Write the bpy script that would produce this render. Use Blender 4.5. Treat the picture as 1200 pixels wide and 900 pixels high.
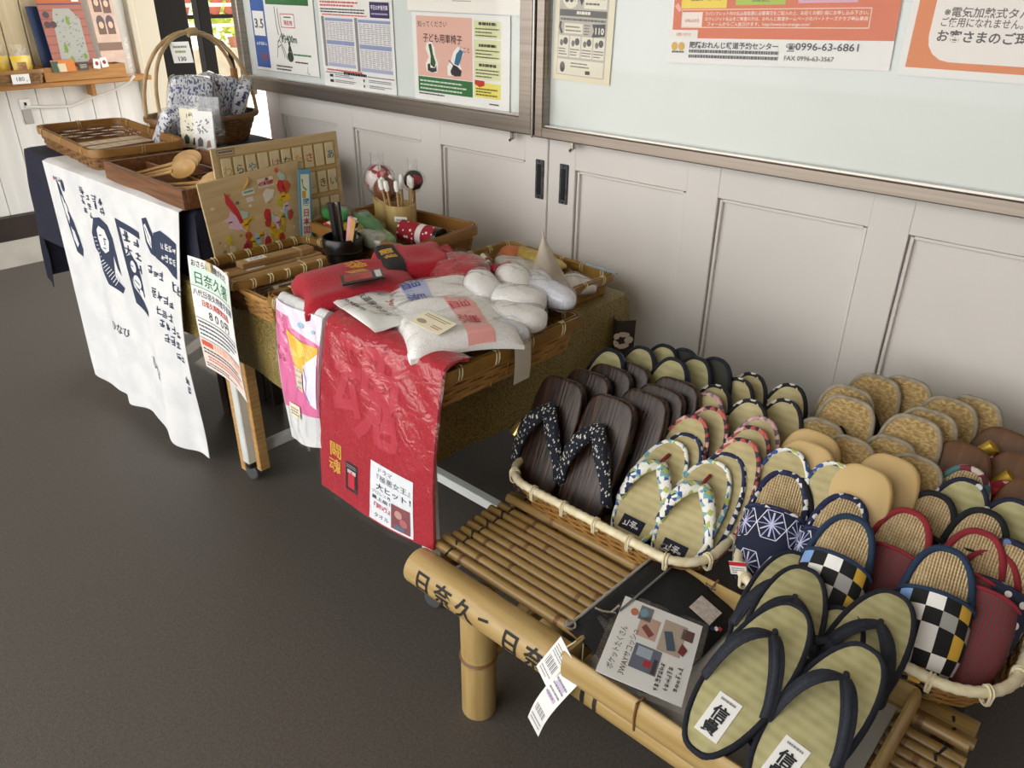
import bpy, bmesh, math, random
from mathutils import Vector, Matrix
from mathutils.geometry import tessellate_polygon
for o in list(bpy.data.objects): bpy.data.objects.remove(o)
sc = bpy.context.scene
C = sc.collection
RND = random.Random(11)
PI = math.pi
# ---------------------------------------------------------------- camera
cam_d = bpy.data.cameras.new('camera'); cam = bpy.data.objects.new('camera', cam_d); C.objects.link(cam)
cam_d.sensor_width = 36; cam_d.lens = 912.09/1200*36; cam_d.clip_start = .02; cam_d.clip_end = 200
def cam_axes(t=.478641, r=.01086, y=.729588):
    fw = Vector((-math.sin(y)*math.cos(t), math.cos(y)*math.cos(t), -math.sin(t)))
    rt = Vector((math.cos(y), math.sin(y), 0)); up = rt.cross(fw)
    c, s = math.cos(r), math.sin(r)
    return rt*c+up*s, up*c-rt*s, fw
_rt, _up, _fw = cam_axes()
cam.matrix_world = Matrix(((_rt.x, _up.x, -_fw.x, 0), (_rt.y, _up.y, -_fw.y, 0), (_rt.z, _up.z, -_fw.z, 1.25), (0, 0, 0, 1)))
sc.camera = cam
# ---------------------------------------------------------------- light
w = bpy.data.worlds.new('sky'); sc.world = w; w.use_nodes = True
bg = w.node_tree.nodes['Background']; bg.inputs[0].default_value = (1.0, .99, .965, 1); bg.inputs[1].default_value = 2.8
sd = bpy.data.lights.new('sun', 'SUN'); sd.energy = 3.0; sd.angle = .01; sd.color = (1, .95, .86)
sun = bpy.data.objects.new('sun', sd); C.objects.link(sun); sun.location = (-8, 8, 10)
sun.rotation_euler = Vector((-.35, .62, .95)).to_track_quat('Z', 'Y').to_euler()
vs = sc.view_settings
sc.display_settings.display_device = 'sRGB'
vs.view_transform = 'Standard'; vs.look = 'None'; vs.gamma = 1; vs.exposure = 0.3; vs.use_curve_mapping = False
# ---------------------------------------------------------------- materials
def lin(c):
    if isinstance(c, str):
        c = [int(c[i:i+2], 16)/255 for i in (0, 2, 4)]
    return tuple((x/12.92 if x <= .04045 else ((x+.055)/1.055)**2.4) for x in c[:3]) + (1,)
_M = {}
def nodes_of(name):
    m = bpy.data.materials.new(name); m.use_nodes = True
    nt = m.node_tree; b = nt.nodes['Principled BSDF']
    return m, nt, b
def mat(name, col, col2=None, rough=.6, metal=0, ns=30, stretch=(1, 1, 1), bump=0, bs=None, lo=.38, hi=.62, spec=.5, coat=0, sheen=0, det=4):
    if name in _M: return _M[name]
    m, nt, b = nodes_of(name); N, L = nt.nodes.new, nt.links.new
    b.inputs['Base Color'].default_value = lin(col); b.inputs['Roughness'].default_value = rough
    b.inputs['Metallic'].default_value = metal; b.inputs['Specular IOR Level'].default_value = spec
    b.inputs['Coat Weight'].default_value = coat; b.inputs['Sheen Weight'].default_value = sheen
    if col2 or bump:
        tc = N('ShaderNodeTexCoord'); mp = N('ShaderNodeMapping'); mp.inputs['Scale'].default_value = stretch
        nz = N('ShaderNodeTexNoise'); nz.inputs['Scale'].default_value = ns; nz.inputs['Detail'].default_value = det
        L(tc.outputs['Object'], mp.inputs[0]); L(mp.outputs[0], nz.inputs['Vector'])
        if col2:
            cr = N('ShaderNodeValToRGB'); cr.color_ramp.elements[0].position = lo; cr.color_ramp.elements[1].position = hi
            cr.color_ramp.elements[0].color = lin(col); cr.color_ramp.elements[1].color = lin(col2)
            L(nz.outputs[0], cr.inputs[0]); L(cr.outputs[0], b.inputs['Base Color'])
        if bump:
            src = nz
            if bs:
                src = N('ShaderNodeTexNoise'); src.inputs['Scale'].default_value = bs; src.inputs['Detail'].default_value = 3
                L(mp.outputs[0], src.inputs['Vector'])
            bp = N('ShaderNodeBump'); bp.inputs['Strength'].default_value = bump; bp.inputs['Distance'].default_value = .004
            L(src.outputs[0], bp.inputs['Height']); L(bp.outputs[0], b.inputs['Normal'])
    _M[name] = m; return m
def ink(hexs, rough=.7):
    return mat('ink_'+hexs, hexs, rough=rough)
def cell_mat(name, cols, scale, stretch=(1, 1, 1), rough=.8, uv=False, border=None, thr=.06):
    """printed cotton: irregular cells of a few colours, with an optional ground colour between them"""
    if name in _M: return _M[name]
    m, nt, b = nodes_of(name); N, L = nt.nodes.new, nt.links.new
    tc = N('ShaderNodeTexCoord'); mp = N('ShaderNodeMapping'); mp.inputs['Scale'].default_value = stretch
    v = N('ShaderNodeTexVoronoi'); v.inputs['Scale'].default_value = scale
    L(tc.outputs['UV' if uv else 'Object'], mp.inputs[0]); L(mp.outputs[0], v.inputs['Vector'])
    sp = N('ShaderNodeSeparateColor'); L(v.outputs['Color'], sp.inputs[0])
    cr = N('ShaderNodeValToRGB'); cr.color_ramp.interpolation = 'CONSTANT'
    while len(cr.color_ramp.elements) < len(cols): cr.color_ramp.elements.new(.5)
    for i, c in enumerate(cols):
        cr.color_ramp.elements[i].position = i/len(cols); cr.color_ramp.elements[i].color = lin(c)
    L(sp.outputs[0], cr.inputs[0]); out = cr.outputs[0]
    if border:
        mx = N('ShaderNodeMix'); mx.data_type = 'RGBA'; th = N('ShaderNodeMath'); th.operation = 'GREATER_THAN'; th.inputs[1].default_value = thr
        L(v.outputs['Distance'], th.inputs[0]); L(th.outputs[0], mx.inputs['Factor'])
        L(out, mx.inputs['A']); mx.inputs['B'].default_value = lin(border); out = mx.outputs['Result']
    L(out, b.inputs['Base Color']); b.inputs['Roughness'].default_value = rough
    _M[name] = m; return m
def weave_mat(name, c1, c2, sx, sy, rough=.7, bump=.5, c3=None):
    """matting: fine ribs across, coarser stitch lines along"""
    if name in _M: return _M[name]
    m, nt, b = nodes_of(name); N, L = nt.nodes.new, nt.links.new
    tc = N('ShaderNodeTexCoord')
    def wave(ax, s):
        wv = N('ShaderNodeTexWave'); wv.bands_direction = ax; wv.inputs['Scale'].default_value = s; wv.inputs['Distortion'].default_value = .6
        wv.inputs['Detail'].default_value = 1; L(tc.outputs['Object'], wv.inputs['Vector']); return wv
    a, d = wave('X', sx), wave('Y', sy)
    mu = N('ShaderNodeMath'); mu.operation = 'MULTIPLY_ADD'; mu.inputs[1].default_value = .7
    h2 = N('ShaderNodeMath'); h2.operation = 'MULTIPLY'; h2.inputs[1].default_value = .3
    L(d.outputs['Fac'], h2.inputs[0]); L(a.outputs['Fac'], mu.inputs[0]); L(h2.outputs[0], mu.inputs[2])
    nz = N('ShaderNodeTexNoise'); nz.inputs['Scale'].default_value = 45; L(tc.outputs['Object'], nz.inputs['Vector'])
    ad = N('ShaderNodeMath'); ad.operation = 'MULTIPLY_ADD'; ad.inputs[1].default_value = 1.1; ad.inputs[2].default_value = -.55
    L(nz.outputs[0], ad.inputs[0]); s = N('ShaderNodeMath'); s.operation = 'ADD'; L(mu.outputs[0], s.inputs[0]); L(ad.outputs[0], s.inputs[1])
    cr = N('ShaderNodeValToRGB'); cr.color_ramp.elements[0].color = lin(c2); cr.color_ramp.elements[1].color = lin(c1)
    cr.color_ramp.elements[0].position = .1; cr.color_ramp.elements[1].position = .75
    L(s.outputs[0], cr.inputs[0]); L(cr.outputs[0], b.inputs['Base Color']); b.inputs['Roughness'].default_value = rough
    bp = N('ShaderNodeBump'); bp.inputs['Strength'].default_value = bump; bp.inputs['Distance'].default_value = .002
    L(mu.outputs[0], bp.inputs['Height']); L(bp.outputs[0], b.inputs['Normal'])
    _M[name] = m; return m
def patch_mat(name):
    """patchwork checks: every other square black, the rest of mixed colours (UV)"""
    if name in _M: return _M[name]
    m, nt, b = nodes_of(name); N, L = nt.nodes.new, nt.links.new
    tc = N('ShaderNodeTexCoord'); mp = N('ShaderNodeMapping'); mp.inputs['Scale'].default_value = (7, 5, 1); L(tc.outputs['UV'], mp.inputs[0])
    fl = N('ShaderNodeVectorMath'); fl.operation = 'FLOOR'; L(mp.outputs[0], fl.inputs[0])
    wn = N('ShaderNodeTexWhiteNoise'); wn.noise_dimensions = '2D'; L(fl.outputs[0], wn.inputs['Vector'])
    cr = N('ShaderNodeValToRGB'); cr.color_ramp.interpolation = 'CONSTANT'
    cols = ['E8E4DE', 'D88A34', 'E4E0DC', '7FA3D8', 'B0203A', 'CFC6D4', 'D0A63A', 'F0EEEA', '9A9A96', 'E6E2DE']
    while len(cr.color_ramp.elements) < len(cols): cr.color_ramp.elements.new(.5)
    for i, c in enumerate(cols): cr.color_ramp.elements[i].position = i/len(cols); cr.color_ramp.elements[i].color = lin(c)
    L(wn.outputs['Value'], cr.inputs[0])
    ck = N('ShaderNodeTexChecker'); ck.inputs['Scale'].default_value = 1; ck.inputs['Color2'].default_value = lin('0A0A0C')
    L(mp.outputs[0], ck.inputs['Vector']); L(cr.outputs[0], ck.inputs['Color1']); L(ck.outputs['Color'], b.inputs['Base Color'])
    b.inputs['Roughness'].default_value = .8; _M[name] = m; return m
def stripe_mat(name, c1, c2, scale):
    if name in _M: return _M[name]
    m, nt, b = nodes_of(name); N, L = nt.nodes.new, nt.links.new
    tc = N('ShaderNodeTexCoord'); wv = N('ShaderNodeTexWave'); wv.inputs['Scale'].default_value = scale; wv.bands_direction = 'X'
    wv.inputs['Distortion'].default_value = 1.2; wv.inputs['Detail Scale'].default_value = 3
    L(tc.outputs['UV'], wv.inputs['Vector']); cr = N('ShaderNodeValToRGB')
    cr.color_ramp.elements[0].position = .45; cr.color_ramp.elements[1].position = .55
    cr.color_ramp.elements[0].color = lin(c1); cr.color_ramp.elements[1].color = lin(c2)
    L(wv.outputs['Fac'], cr.inputs[0]); L(cr.outputs[0], b.inputs['Base Color']); b.inputs['Roughness'].default_value = .8
    _M[name] = m; return m
def film_mat(name='clear_film', rough=.12, amount=1.0):
    if name in _M: return _M[name]
    m, nt, b = nodes_of(name); N, L = nt.nodes.new, nt.links.new
    tr = N('ShaderNodeBsdfTransparent'); gl = N('ShaderNodeBsdfGlossy'); gl.inputs['Roughness'].default_value = rough
    fr = N('ShaderNodeLayerWeight'); fr.inputs['Blend'].default_value = .5; pw = N('ShaderNodeMath'); pw.operation = 'POWER'; pw.inputs[1].default_value = 4.5; L(fr.outputs['Facing'], pw.inputs[0])
    ml = N('ShaderNodeMath'); ml.operation = 'MULTIPLY_ADD'; ml.inputs[1].default_value = .9*amount; ml.inputs[2].default_value = .06*amount; L(pw.outputs[0], ml.inputs[0])
    tc = N('ShaderNodeTexCoord'); nz = N('ShaderNodeTexNoise'); nz.inputs['Scale'].default_value = 28; nz.inputs['Detail'].default_value = 2
    nz.inputs['Distortion'].default_value = 1.5
    bp = N('ShaderNodeBump'); bp.inputs['Strength'].default_value = .6; bp.inputs['Distance'].default_value = .006
    L(tc.outputs['Object'], nz.inputs['Vector']); L(nz.outputs[0], bp.inputs['Height']); L(bp.outputs[0], gl.inputs['Normal']); L(bp.outputs[0], fr.inputs['Normal'])
    mx = N('ShaderNodeMixShader'); L(ml.outputs[0], mx.inputs[0]); L(tr.outputs[0], mx.inputs[1]); L(gl.outputs[0], mx.inputs[2])
    L(mx.outputs[0], nt.nodes['Material Output'].inputs[0]); _M[name] = m; return m
WHITEPAINT = mat('white_paint', 'DDD9D4', 'E2DED9', rough=.45, ns=3)
STEEL = mat('brushed_steel', '9A9088', '8C837B', rough=.32, metal=.9, ns=6, stretch=(.3, 1, 30))
STEEL_L = mat('bright_steel', 'C9C6C2', rough=.25, metal=.9)
BOARDW = mat('board_white', 'DDE4E2', 'D6DEDC', rough=.22, ns=2)
BAMBOO = mat('bamboo', 'A6884F', '866A3E', rough=.38, ns=9, stretch=(1.2, 14, 14), lo=.3, hi=.7, coat=.15)
BAMBOO_D = mat('bamboo_node', '7A5630', '6A4826', rough=.5, ns=20)
BAMBOO_L = mat('bamboo_pale', 'BBA06A', 'A88A54', rough=.42, ns=7, stretch=(1, 12, 12), lo=.3, hi=.7, coat=.1)
BAMBOO_C = mat('bamboo_cup', 'BCA468', 'A58B50', rough=.5, ns=9, stretch=(8, 8, 1), lo=.3, hi=.7)
WICK_B = mat('wicker_brown', '8A6234', '6E4A26', rough=.5, ns=40, lo=.3, hi=.7)
WICK_T = mat('wicker_tan', 'B58A4E', '9A703A', rough=.5, ns=40, lo=.3, hi=.7)
WICK_RIM = mat('wicker_rim', '9A7038', '84592A', rough=.42, ns=14, lo=.3, hi=.7)
CREAM = mat('cane_cream', 'DCD0AA', 'C8B888', rough=.5, ns=60)
WOOD_O = mat('orange_wood', 'B07C3C', 'A06C30', rough=.5, ns=7, stretch=(14, 1, 14))
WOOD_R = mat('red_brown_wood', '7C5130', '623C20', rough=.5, ns=9, stretch=(1, 12, 12), bump=.1)
WOOD_P = mat('pale_wood', 'C39A62', 'AF844C', rough=.55, ns=10, stretch=(3, 3, 14))
WOOD_SP = mat('spoon_wood', 'BE9658', 'A87F44', rough=.5, ns=20)
PLY = mat('plywood_board', 'C4AE84', 'B89F72', rough=.5, ns=5, stretch=(1, 2, 12))
GOLD = mat('gold_brocade', 'A48E48', '4C3E1E', rough=.5, ns=260, bump=.7, lo=.35, hi=.68, spec=.7, det=6)
NAVYC = mat('navy_cloth', '1A1C33', '15172A', rough=.85, ns=60)
BLACKC = mat('black_cloth', '101012', '17171A', rough=.8, ns=200, bump=.1)
COTTON = mat('white_cotton', 'E4E4E4', 'D8D9DB', rough=.9, ns=12, bump=.12, bs=300)
TERRY = mat('white_terry', 'F4F3F2', 'EAE9E8', rough=.95, ns=260, bump=.3)
RED = mat('red_towel', 'B4152C', 'A00F24', rough=.9, ns=220, bump=.35, sheen=.1)
BLACKL = mat('black_lacquer', '0C0B0B', rough=.28)
PAPER = mat('paper_white', 'ECECEA', rough=.6)
CREAMP = mat('paper_cream', 'E8E0C4', rough=.7)
FILM = film_mat()
FILM_S = film_mat('stiff_film', .06, .8)
# ---------------------------------------------------------------- geometry helpers
class MB:
    def __init__(s): s.v = []; s.f = []; s.m = []; s.uv = {}
    def add(s, vs, fs, mi=0, uvs=None):
        k = len(s.v); s.v += [tuple(p) for p in vs]; s.f += [[i+k for i in f] for f in fs]; s.m += [mi]*len(fs)
        if uvs:
            for i, u in enumerate(uvs): s.uv[k+i] = u
        return s
    def box(s, c, d, rot=None, mi=0, b=0):
        bm = bmesh.new(); bmesh.ops.create_cube(bm, size=1)
        for v in bm.verts: v.co = Vector((v.co.x*d[0], v.co.y*d[1], v.co.z*d[2]))
        if b: bmesh.ops.bevel(bm, geom=list(bm.edges), offset=b, segments=2 if b > .004 else 1, profile=.5, affect='EDGES')
        mt = Matrix.Translation(c) @ (rot.to_4x4() if rot else Matrix())
        bm.verts.index_update()
        s.add([mt @ v.co for v in bm.verts], [[v.index for v in f.verts] for f in bm.faces], mi); bm.free(); return s
    def tube(s, pts, r, n=8, cap=True, mi=0, closed=False, flat=1.0, up=None):
        pts = [Vector(p) for p in pts]; m = len(pts); rs = r if hasattr(r, '__len__') else [r]*m
        vs = []; prev = None
        for i, p in enumerate(pts):
            if closed: t = pts[(i+1) % m]-pts[i-1]
            else: t = pts[min(i+1, m-1)]-pts[max(i-1, 0)]
            t.normalize()
            if up is not None: a = Vector(up)
            elif prev is None: a = Vector((0, 0, 1)) if abs(t.z) < .9 else Vector((1, 0, 0))
            else: a = prev
            a = (a-t*a.dot(t));
            if a.length < 1e-6: a = t.orthogonal()
            a.normalize(); prev = a; bb = t.cross(a)
            for k in range(n):
                an = 2*PI*k/n; vs.append(p+a*(math.cos(an)*rs[i]*flat)+bb*(math.sin(an)*rs[i]))
        fs = []
        for i in range(m if closed else m-1):
            j = (i+1) % m
            for k in range(n): fs.append([i*n+k, i*n+(k+1) % n, j*n+(k+1) % n, j*n+k])
        if cap and not closed: fs += [list(range(n))[::-1], [(m-1)*n+k for k in range(n)]]
        return s.add(vs, fs, mi)
    def lathe(s, prof, n=24, c=(0, 0, 0), mi=0):
        vs = []; m = len(prof)
        for r, z in prof:
            for k in range(n): vs.append((c[0]+r*math.cos(2*PI*k/n), c[1]+r*math.sin(2*PI*k/n), c[2]+z))
        fs = [[i*n+k, i*n+(k+1) % n, (i+1)*n+(k+1) % n, (i+1)*n+k] for i in range(m-1) for k in range(n)]
        return s.add(vs, fs, mi)
    def rings(s, rings, cap0=True, cap1=True, mi=0):
        n = len(rings[0]); vs = [p for r in rings for p in r]; m = len(rings)
        fs = [[i*n+k, i*n+(k+1) % n, (i+1)*n+(k+1) % n, (i+1)*n+k] for i in range(m-1) for k in range(n)]
        if cap0: fs.append(list(range(n))[::-1])
        if cap1: fs.append([(m-1)*n+k for k in range(n)])
        return s.add(vs, fs, mi)
    def grid(s, fn, nu, nv, th=0, mi=0, uv=True):
        P = [[Vector(fn(i/nu, j/nv)) for i in range(nu+1)] for j in range(nv+1)]
        vs = [p for row in P for p in row]; uvs = [(i/nu, j/nv) for j in range(nv+1) for i in range(nu+1)]; W = nu+1
        fs = [[j*W+i, j*W+i+1, (j+1)*W+i+1, (j+1)*W+i] for j in range(nv) for i in range(nu)]
        if th:
            ns = []
            for j in range(nv+1):
                for i in range(nu+1):
                    a = P[j][min(i+1, nu)]-P[j][max(i-1, 0)]; b = P[min(j+1, nv)][i]-P[max(j-1, 0)][i]
                    q = a.cross(b); ns.append(q.normalized() if q.length > 1e-12 else Vector((0, 0, 1)))
            k = len(vs); vs = vs+[v-q*th for v, q in zip(vs, ns)]; uvs = uvs+uvs
            fs += [[f[3]+k, f[2]+k, f[1]+k, f[0]+k] for f in fs[:]]
            for i in range(nu): fs.append([i+1, i, i+k, i+1+k]); e = nv*W+i; fs.append([e, e+1, e+1+k, e+k])
            for j in range(nv): fs.append([j*W, (j+1)*W, (j+1)*W+k, j*W+k]); e = j*W+nu; fs.append([e+W, e, e+k, e+W+k])
        return s.add(vs, fs, mi, uvs)
    def mesh(s, name, mats, smooth=35):
        me = bpy.data.meshes.new(name); me.from_pydata(s.v, [], s.f)
        for m in (mats if isinstance(mats, (list, tuple)) else [mats]): me.materials.append(m)
        if any(s.m): me.polygons.foreach_set('material_index', s.m)
        if s.uv:
            ul = me.uv_layers.new(name='uv')
            for lp in me.loops: ul.data[lp.index].uv = s.uv.get(lp.vertex_index, (0, 0))
        if smooth:
            me.polygons.foreach_set('use_smooth', [True]*len(me.polygons)); me.set_sharp_from_angle(angle=math.radians(smooth))
        me.update(); return me
    def build(s, name, mats, parent=None, smooth=35, **kw):
        return obj(name, s.mesh(name, mats, smooth), parent, **kw)
def obj(name, me, parent=None, label=None, cat=None, group=None, kind=None, loc=None, rot=None):
    o = bpy.data.objects.new(name, me); C.objects.link(o)
    if parent: o.parent = parent
    if loc is not None: o.location = loc
    if rot is not None: o.rotation_euler = rot
    for k, v in (('label', label), ('category', cat), ('group', group), ('kind', kind)):
        if v: o[k] = v
    return o
def thing(name, label, cat, loc=(0, 0, 0), rot=(0, 0, 0), group=None):
    return obj(name, None, None, label, cat, group, None, loc, rot)
def dup(root, loc, rot, label=None, group=None, name=None):
    r = root.copy(); C.objects.link(r); r.location = loc; r.rotation_euler = rot
    if label: r['label'] = label
    if group: r['group'] = group
    for ch in list(root.children):
        c = ch.copy(); C.objects.link(c); c.parent = r
        for g in list(ch.children):
            d = g.copy(); C.objects.link(d); d.parent = c
    return r
def rrect(W, D, r, n):
    """n points evenly along a rounded rectangle, with outward normals"""
    a, b = W/2-r, D/2-r; seg = []
    per = 4*(a+b)+2*PI*r; out = []
    for i in range(n):
        s = per*i/n
        for kind, ln, x0, y0, dx, dy in (('l', 2*a, -a, -D/2, 1, 0), ('c', PI*r/2, a, -b, -PI/2, 0), ('l', 2*b, W/2, -b, 0, 1), ('c', PI*r/2, a, b, 0, 0),
                                         ('l', 2*a, a, D/2, -1, 0), ('c', PI*r/2, -a, b, PI/2, 0), ('l', 2*b, -W/2, b, 0, -1), ('c', PI*r/2, -a, -b, PI, 0)):
            if s <= ln+1e-9: break
            s -= ln
        if kind == 'l': out.append((x0+dx*s, y0+dy*s, dy, -dx))
        else:
            t = dx+s/r; out.append((x0+r*math.cos(t), y0+r*math.sin(t), math.cos(t), math.sin(t)))
    return out
# ---- flat print: lettering and shapes mapped on a surface S(u, v, lift)
_TX = {}
_fc = bpy.data.curves.new('type_setter', 'FONT'); _fo = bpy.data.objects.new('type_setter', _fc)
def text2d(s, bold=0):
    k = (s, bold)
    if k not in _TX:
        _fc.body = s; _fc.resolution_u = 2; _fc.offset = bold
        me = bpy.data.meshes.new_from_object(_fo)
        vs = [(v.co.x, v.co.y) for v in me.vertices]; fs = [list(p.vertices) for p in me.polygons]
        bpy.data.meshes.remove(me); _TX[k] = (vs, fs)
    return _TX[k]
def refine(vs, fs, res):
    """cut 2-D faces into triangles no longer than res so that they can follow a curved surface"""
    out = []; st = []
    for f in fs:
        if len(f) == 3: st.append([vs[i] for i in f])
        else:
            for t in tessellate_polygon([[Vector((vs[i][0], vs[i][1], 0)) for i in f]]): st.append([vs[f[i]] for i in t])
    while st:
        t = st.pop(); d = [math.hypot(t[i][0]-t[(i+1) % 3][0], t[i][1]-t[(i+1) % 3][1]) for i in range(3)]; m = max(range(3), key=lambda i: d[i])
        if d[m] <= res: out.append(t); continue
        a, b, c = t[m], t[(m+1) % 3], t[(m+2) % 3]; q = ((a[0]+b[0])/2, (a[1]+b[1])/2); st += [[a, q, c], [q, b, c]]
    V = []; F = []
    for t in out:
        if (t[1][0]-t[0][0])*(t[2][1]-t[0][1])-(t[1][1]-t[0][1])*(t[2][0]-t[0][0]) < 0: t = [t[0], t[2], t[1]]
        F.append([len(V), len(V)+1, len(V)+2]); V += t
    return V, F
class Print:
    def __init__(s, S, parent, step=.0004, res=0): s.S = S; s.p = parent; s.d = {}; s.layer = 1; s.step = step; s.res = res
    def up(s): s.layer += 1; return s
    def _a(s, col, vs, fs, nm='print'):
        mb = s.d.setdefault((s.layer, col, nm), MB())
        if s.res: vs, fs = refine(vs, fs, s.res)
        mb.add([s.S(u, v, s.layer*s.step) for u, v in vs], fs)
    def rect(s, col, x0, y0, x1, y1, n=1):
        vs = []; fs = []
        for j in range(n+1):
            for i in range(n+1): vs.append((x0+(x1-x0)*i/n, y0+(y1-y0)*j/n))
        for j in range(n):
            for i in range(n): q = j*(n+1)+i; fs.append([q, q+1, q+n+2, q+n+1])
        s._a(col, vs, fs)
    def poly(s, col, pts): s._a(col, pts, [list(range(len(pts)))])
    def ell(s, col, cx, cy, rx, ry, n=14, a=0):
        c, q = math.cos(a), math.sin(a)
        s.poly(col, [(cx+rx*math.cos(2*PI*k/n)*c-ry*math.sin(2*PI*k/n)*q, cy+rx*math.cos(2*PI*k/n)*q+ry*math.sin(2*PI*k/n)*c) for k in range(n)])
    def line(s, col, pts, wd):
        for (x0, y0), (x1, y1) in zip(pts, pts[1:]):
            l = math.hypot(x1-x0, y1-y0) or 1; nx, ny = -(y1-y0)/l*wd/2, (x1-x0)/l*wd/2; ex, ey = (x1-x0)/l*wd*.3, (y1-y0)/l*wd*.3
            s._a(col, [(x0+nx-ex, y0+ny-ey), (x0-nx-ex, y0-ny-ey), (x1-nx+ex, y1-ny+ey), (x1+nx+ex, y1+ny+ey)], [[0, 1, 2, 3]])
    def text(s, col, t, x, y, h, bold=.0, asp=1, rot=0, fit=None, vert=False, sk=0):
        """lettering with its lower left at (x, y), character height h; fit = total width"""
        if vert:
            for i, ch in enumerate(t): s.text(col, ch, x, y-i*h*1.08, h, bold, asp)
            return
        vs, fs = text2d(t, bold)
        if not vs: return
        if fit: mx = max(p[0] for p in vs); asp = fit/(mx*h)
        c, q = math.cos(rot), math.sin(rot)
        s._a(col, [(x+(u*asp+sk*v)*h*c-v*h*q, y+(u*asp+sk*v)*h*q+v*h*c) for u, v in vs], fs, 'lettering')
    def fine(s, col, x0, y0, x1, y1, rows, fill=.45, seed=1, chop=10):
        """lines of print too small to read: rows of broken dashes"""
        r = random.Random(seed); ph = (y1-y0)/rows
        for j in range(rows):
            x = x0; end = x1-(x1-x0)*r.choice([0, 0, .1, .3]); yb = y1-(j+.75)*ph
            while x < end-1e-6:
                wl = (x1-x0)/chop*r.uniform(.35, 1); xe = min(x+wl, end)
                s._a(col, [(x, yb), (xe, yb), (xe, yb+ph*fill), (x, yb+ph*fill)], [[0, 1, 2, 3]], 'fine_print'); x = xe+(x1-x0)/chop*.12
    def brush(s, col, x, y, h, n, vert=False, seed=1, rot=0, wd=.13):
        """brush characters too blurred to read: a few strokes each"""
        r = random.Random(seed)
        for i in range(n):
            cx, cy = (x, y-i*h*1.08) if vert else (x+i*h*1.02*math.cos(rot), y+i*h*1.02*math.sin(rot))
            for k in range(r.choice([3, 4, 5])):
                yy = cy+h*(.1+.8*k/4)
                if r.random() < .65: s.line(col, [(cx+h*r.uniform(.05, .25), yy), (cx+h*r.uniform(.65, .95), yy+h*r.uniform(-.06, .12))], h*wd)
                else: xx = cx+h*r.uniform(.25, .75); s.line(col, [(xx, cy+h*.1), (xx+h*r.uniform(-.15, .15), cy+h*r.uniform(.6, .95))], h*wd)
    def done(s):
        for (ly, col, nm), mb in s.d.items(): mb.build(nm, ink(col), s.p, smooth=0)
def flat(O, U, V):
    O, U, V = Vector(O), Vector(U).normalized(), Vector(V).normalized(); N = U.cross(V)
    return lambda u, v, e: O+U*u+V*v+N*e
def sheet(name, label, cat, W, H, loc, rot, m, th=.0006, group=None, rnd=0):
    """a flat sheet or card standing in its local XZ plane, lower left at the origin, facing -Y"""
    t = thing(name, label, cat, loc, rot, group)
    mb = MB(); mb.box((W/2, th/2, H/2), (W, th, H)); mb.build('sheet', m, t, smooth=0)
    return t, Print(lambda u, v, e: Vector((u, -e, v)), t)
# ================================================================ the setting
def glass_mat():
    m, nt, b = nodes_of('window_glass'); N, L = nt.nodes.new, nt.links.new
    tr = N('ShaderNodeBsdfTransparent'); gl = N('ShaderNodeBsdfGlossy'); gl.inputs['Roughness'].default_value = .05
    fr = N('ShaderNodeLayerWeight'); fr.inputs['Blend'].default_value = .5; pw = N('ShaderNodeMath'); pw.operation = 'POWER'; pw.inputs[1].default_value = 5; L(fr.outputs['Facing'], pw.inputs[0])
    ml = N('ShaderNodeMath'); ml.operation = 'MULTIPLY_ADD'; ml.inputs[1].default_value = .5; ml.inputs[2].default_value = .02; L(pw.outputs[0], ml.inputs[0]); mx = N('ShaderNodeMixShader')
    L(ml.outputs[0], mx.inputs[0]); L(tr.outputs[0], mx.inputs[1]); L(gl.outputs[0], mx.inputs[2]); L(mx.outputs[0], nt.nodes['Material Output'].inputs[0]); return m
GLASS = glass_mat()
FLOORM = mat('dark_screed', '5A544E', '49443F', rough=.5, ns=150, bump=.35, bs=420, lo=.3, hi=.7, spec=.5)
CONC = mat('pale_concrete', 'B9B4AA', 'A8A398', rough=.8, ns=5)
SUNG = mat('platform_paving', 'CFC9BC', 'C2BCAE', rough=.8, ns=3)
CREAMW = mat('cream_paint', 'C8C0AE', rough=.6)
DARKW = mat('dark_brown_wood', '2E2119', '251A14', rough=.5, ns=8)
BLACKP = mat('black_frame', '100D0B', rough=.7, spec=.2)
CEIL = mat('ceiling_board', 'B9B2A6', rough=.8)
obj('floor', MB().box((-2.2, .1, -.05), (9.0, 4.6, .1)).mesh('floor', FLOORM, 0), kind='structure')
obj('ground', MB().box((-10, 12, -.08), (44, 40, .1)).mesh('ground', SUNG, 0), kind='structure')
obj('unseen_ceiling', MB().box((-1.5, .8, 2.45), (8.2, 3.8, .1)).mesh('unseen_ceiling', CEIL, 0), kind='structure')  # unseen roof, its extent set to shape the sky light from the sides
obj('wall_back', MB().box((-.59, 1.72, 1.74), (4.16, .13, 1.72)).mesh('wall_back', WHITEPAINT, 0), kind='structure')
obj('added_wall_right', MB().box((1.45, .2, 1.25), (.1, 3.0, 2.5)).mesh('added_wall_right', mat('added_wall_brown', '8A7458', '7A664C', rough=.7, ns=6), 0), kind='structure')  # unseen wall, added to cut the sky light from the right
obj('added_wall_front', MB().box((.95, -1.5, 1.25), (1.1, .1, 2.5)).mesh('added_wall_front', mat('added_wall_brown', '8A7458'), 0), kind='structure')  # unseen wall piece behind the camera, added to block light from behind right
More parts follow.
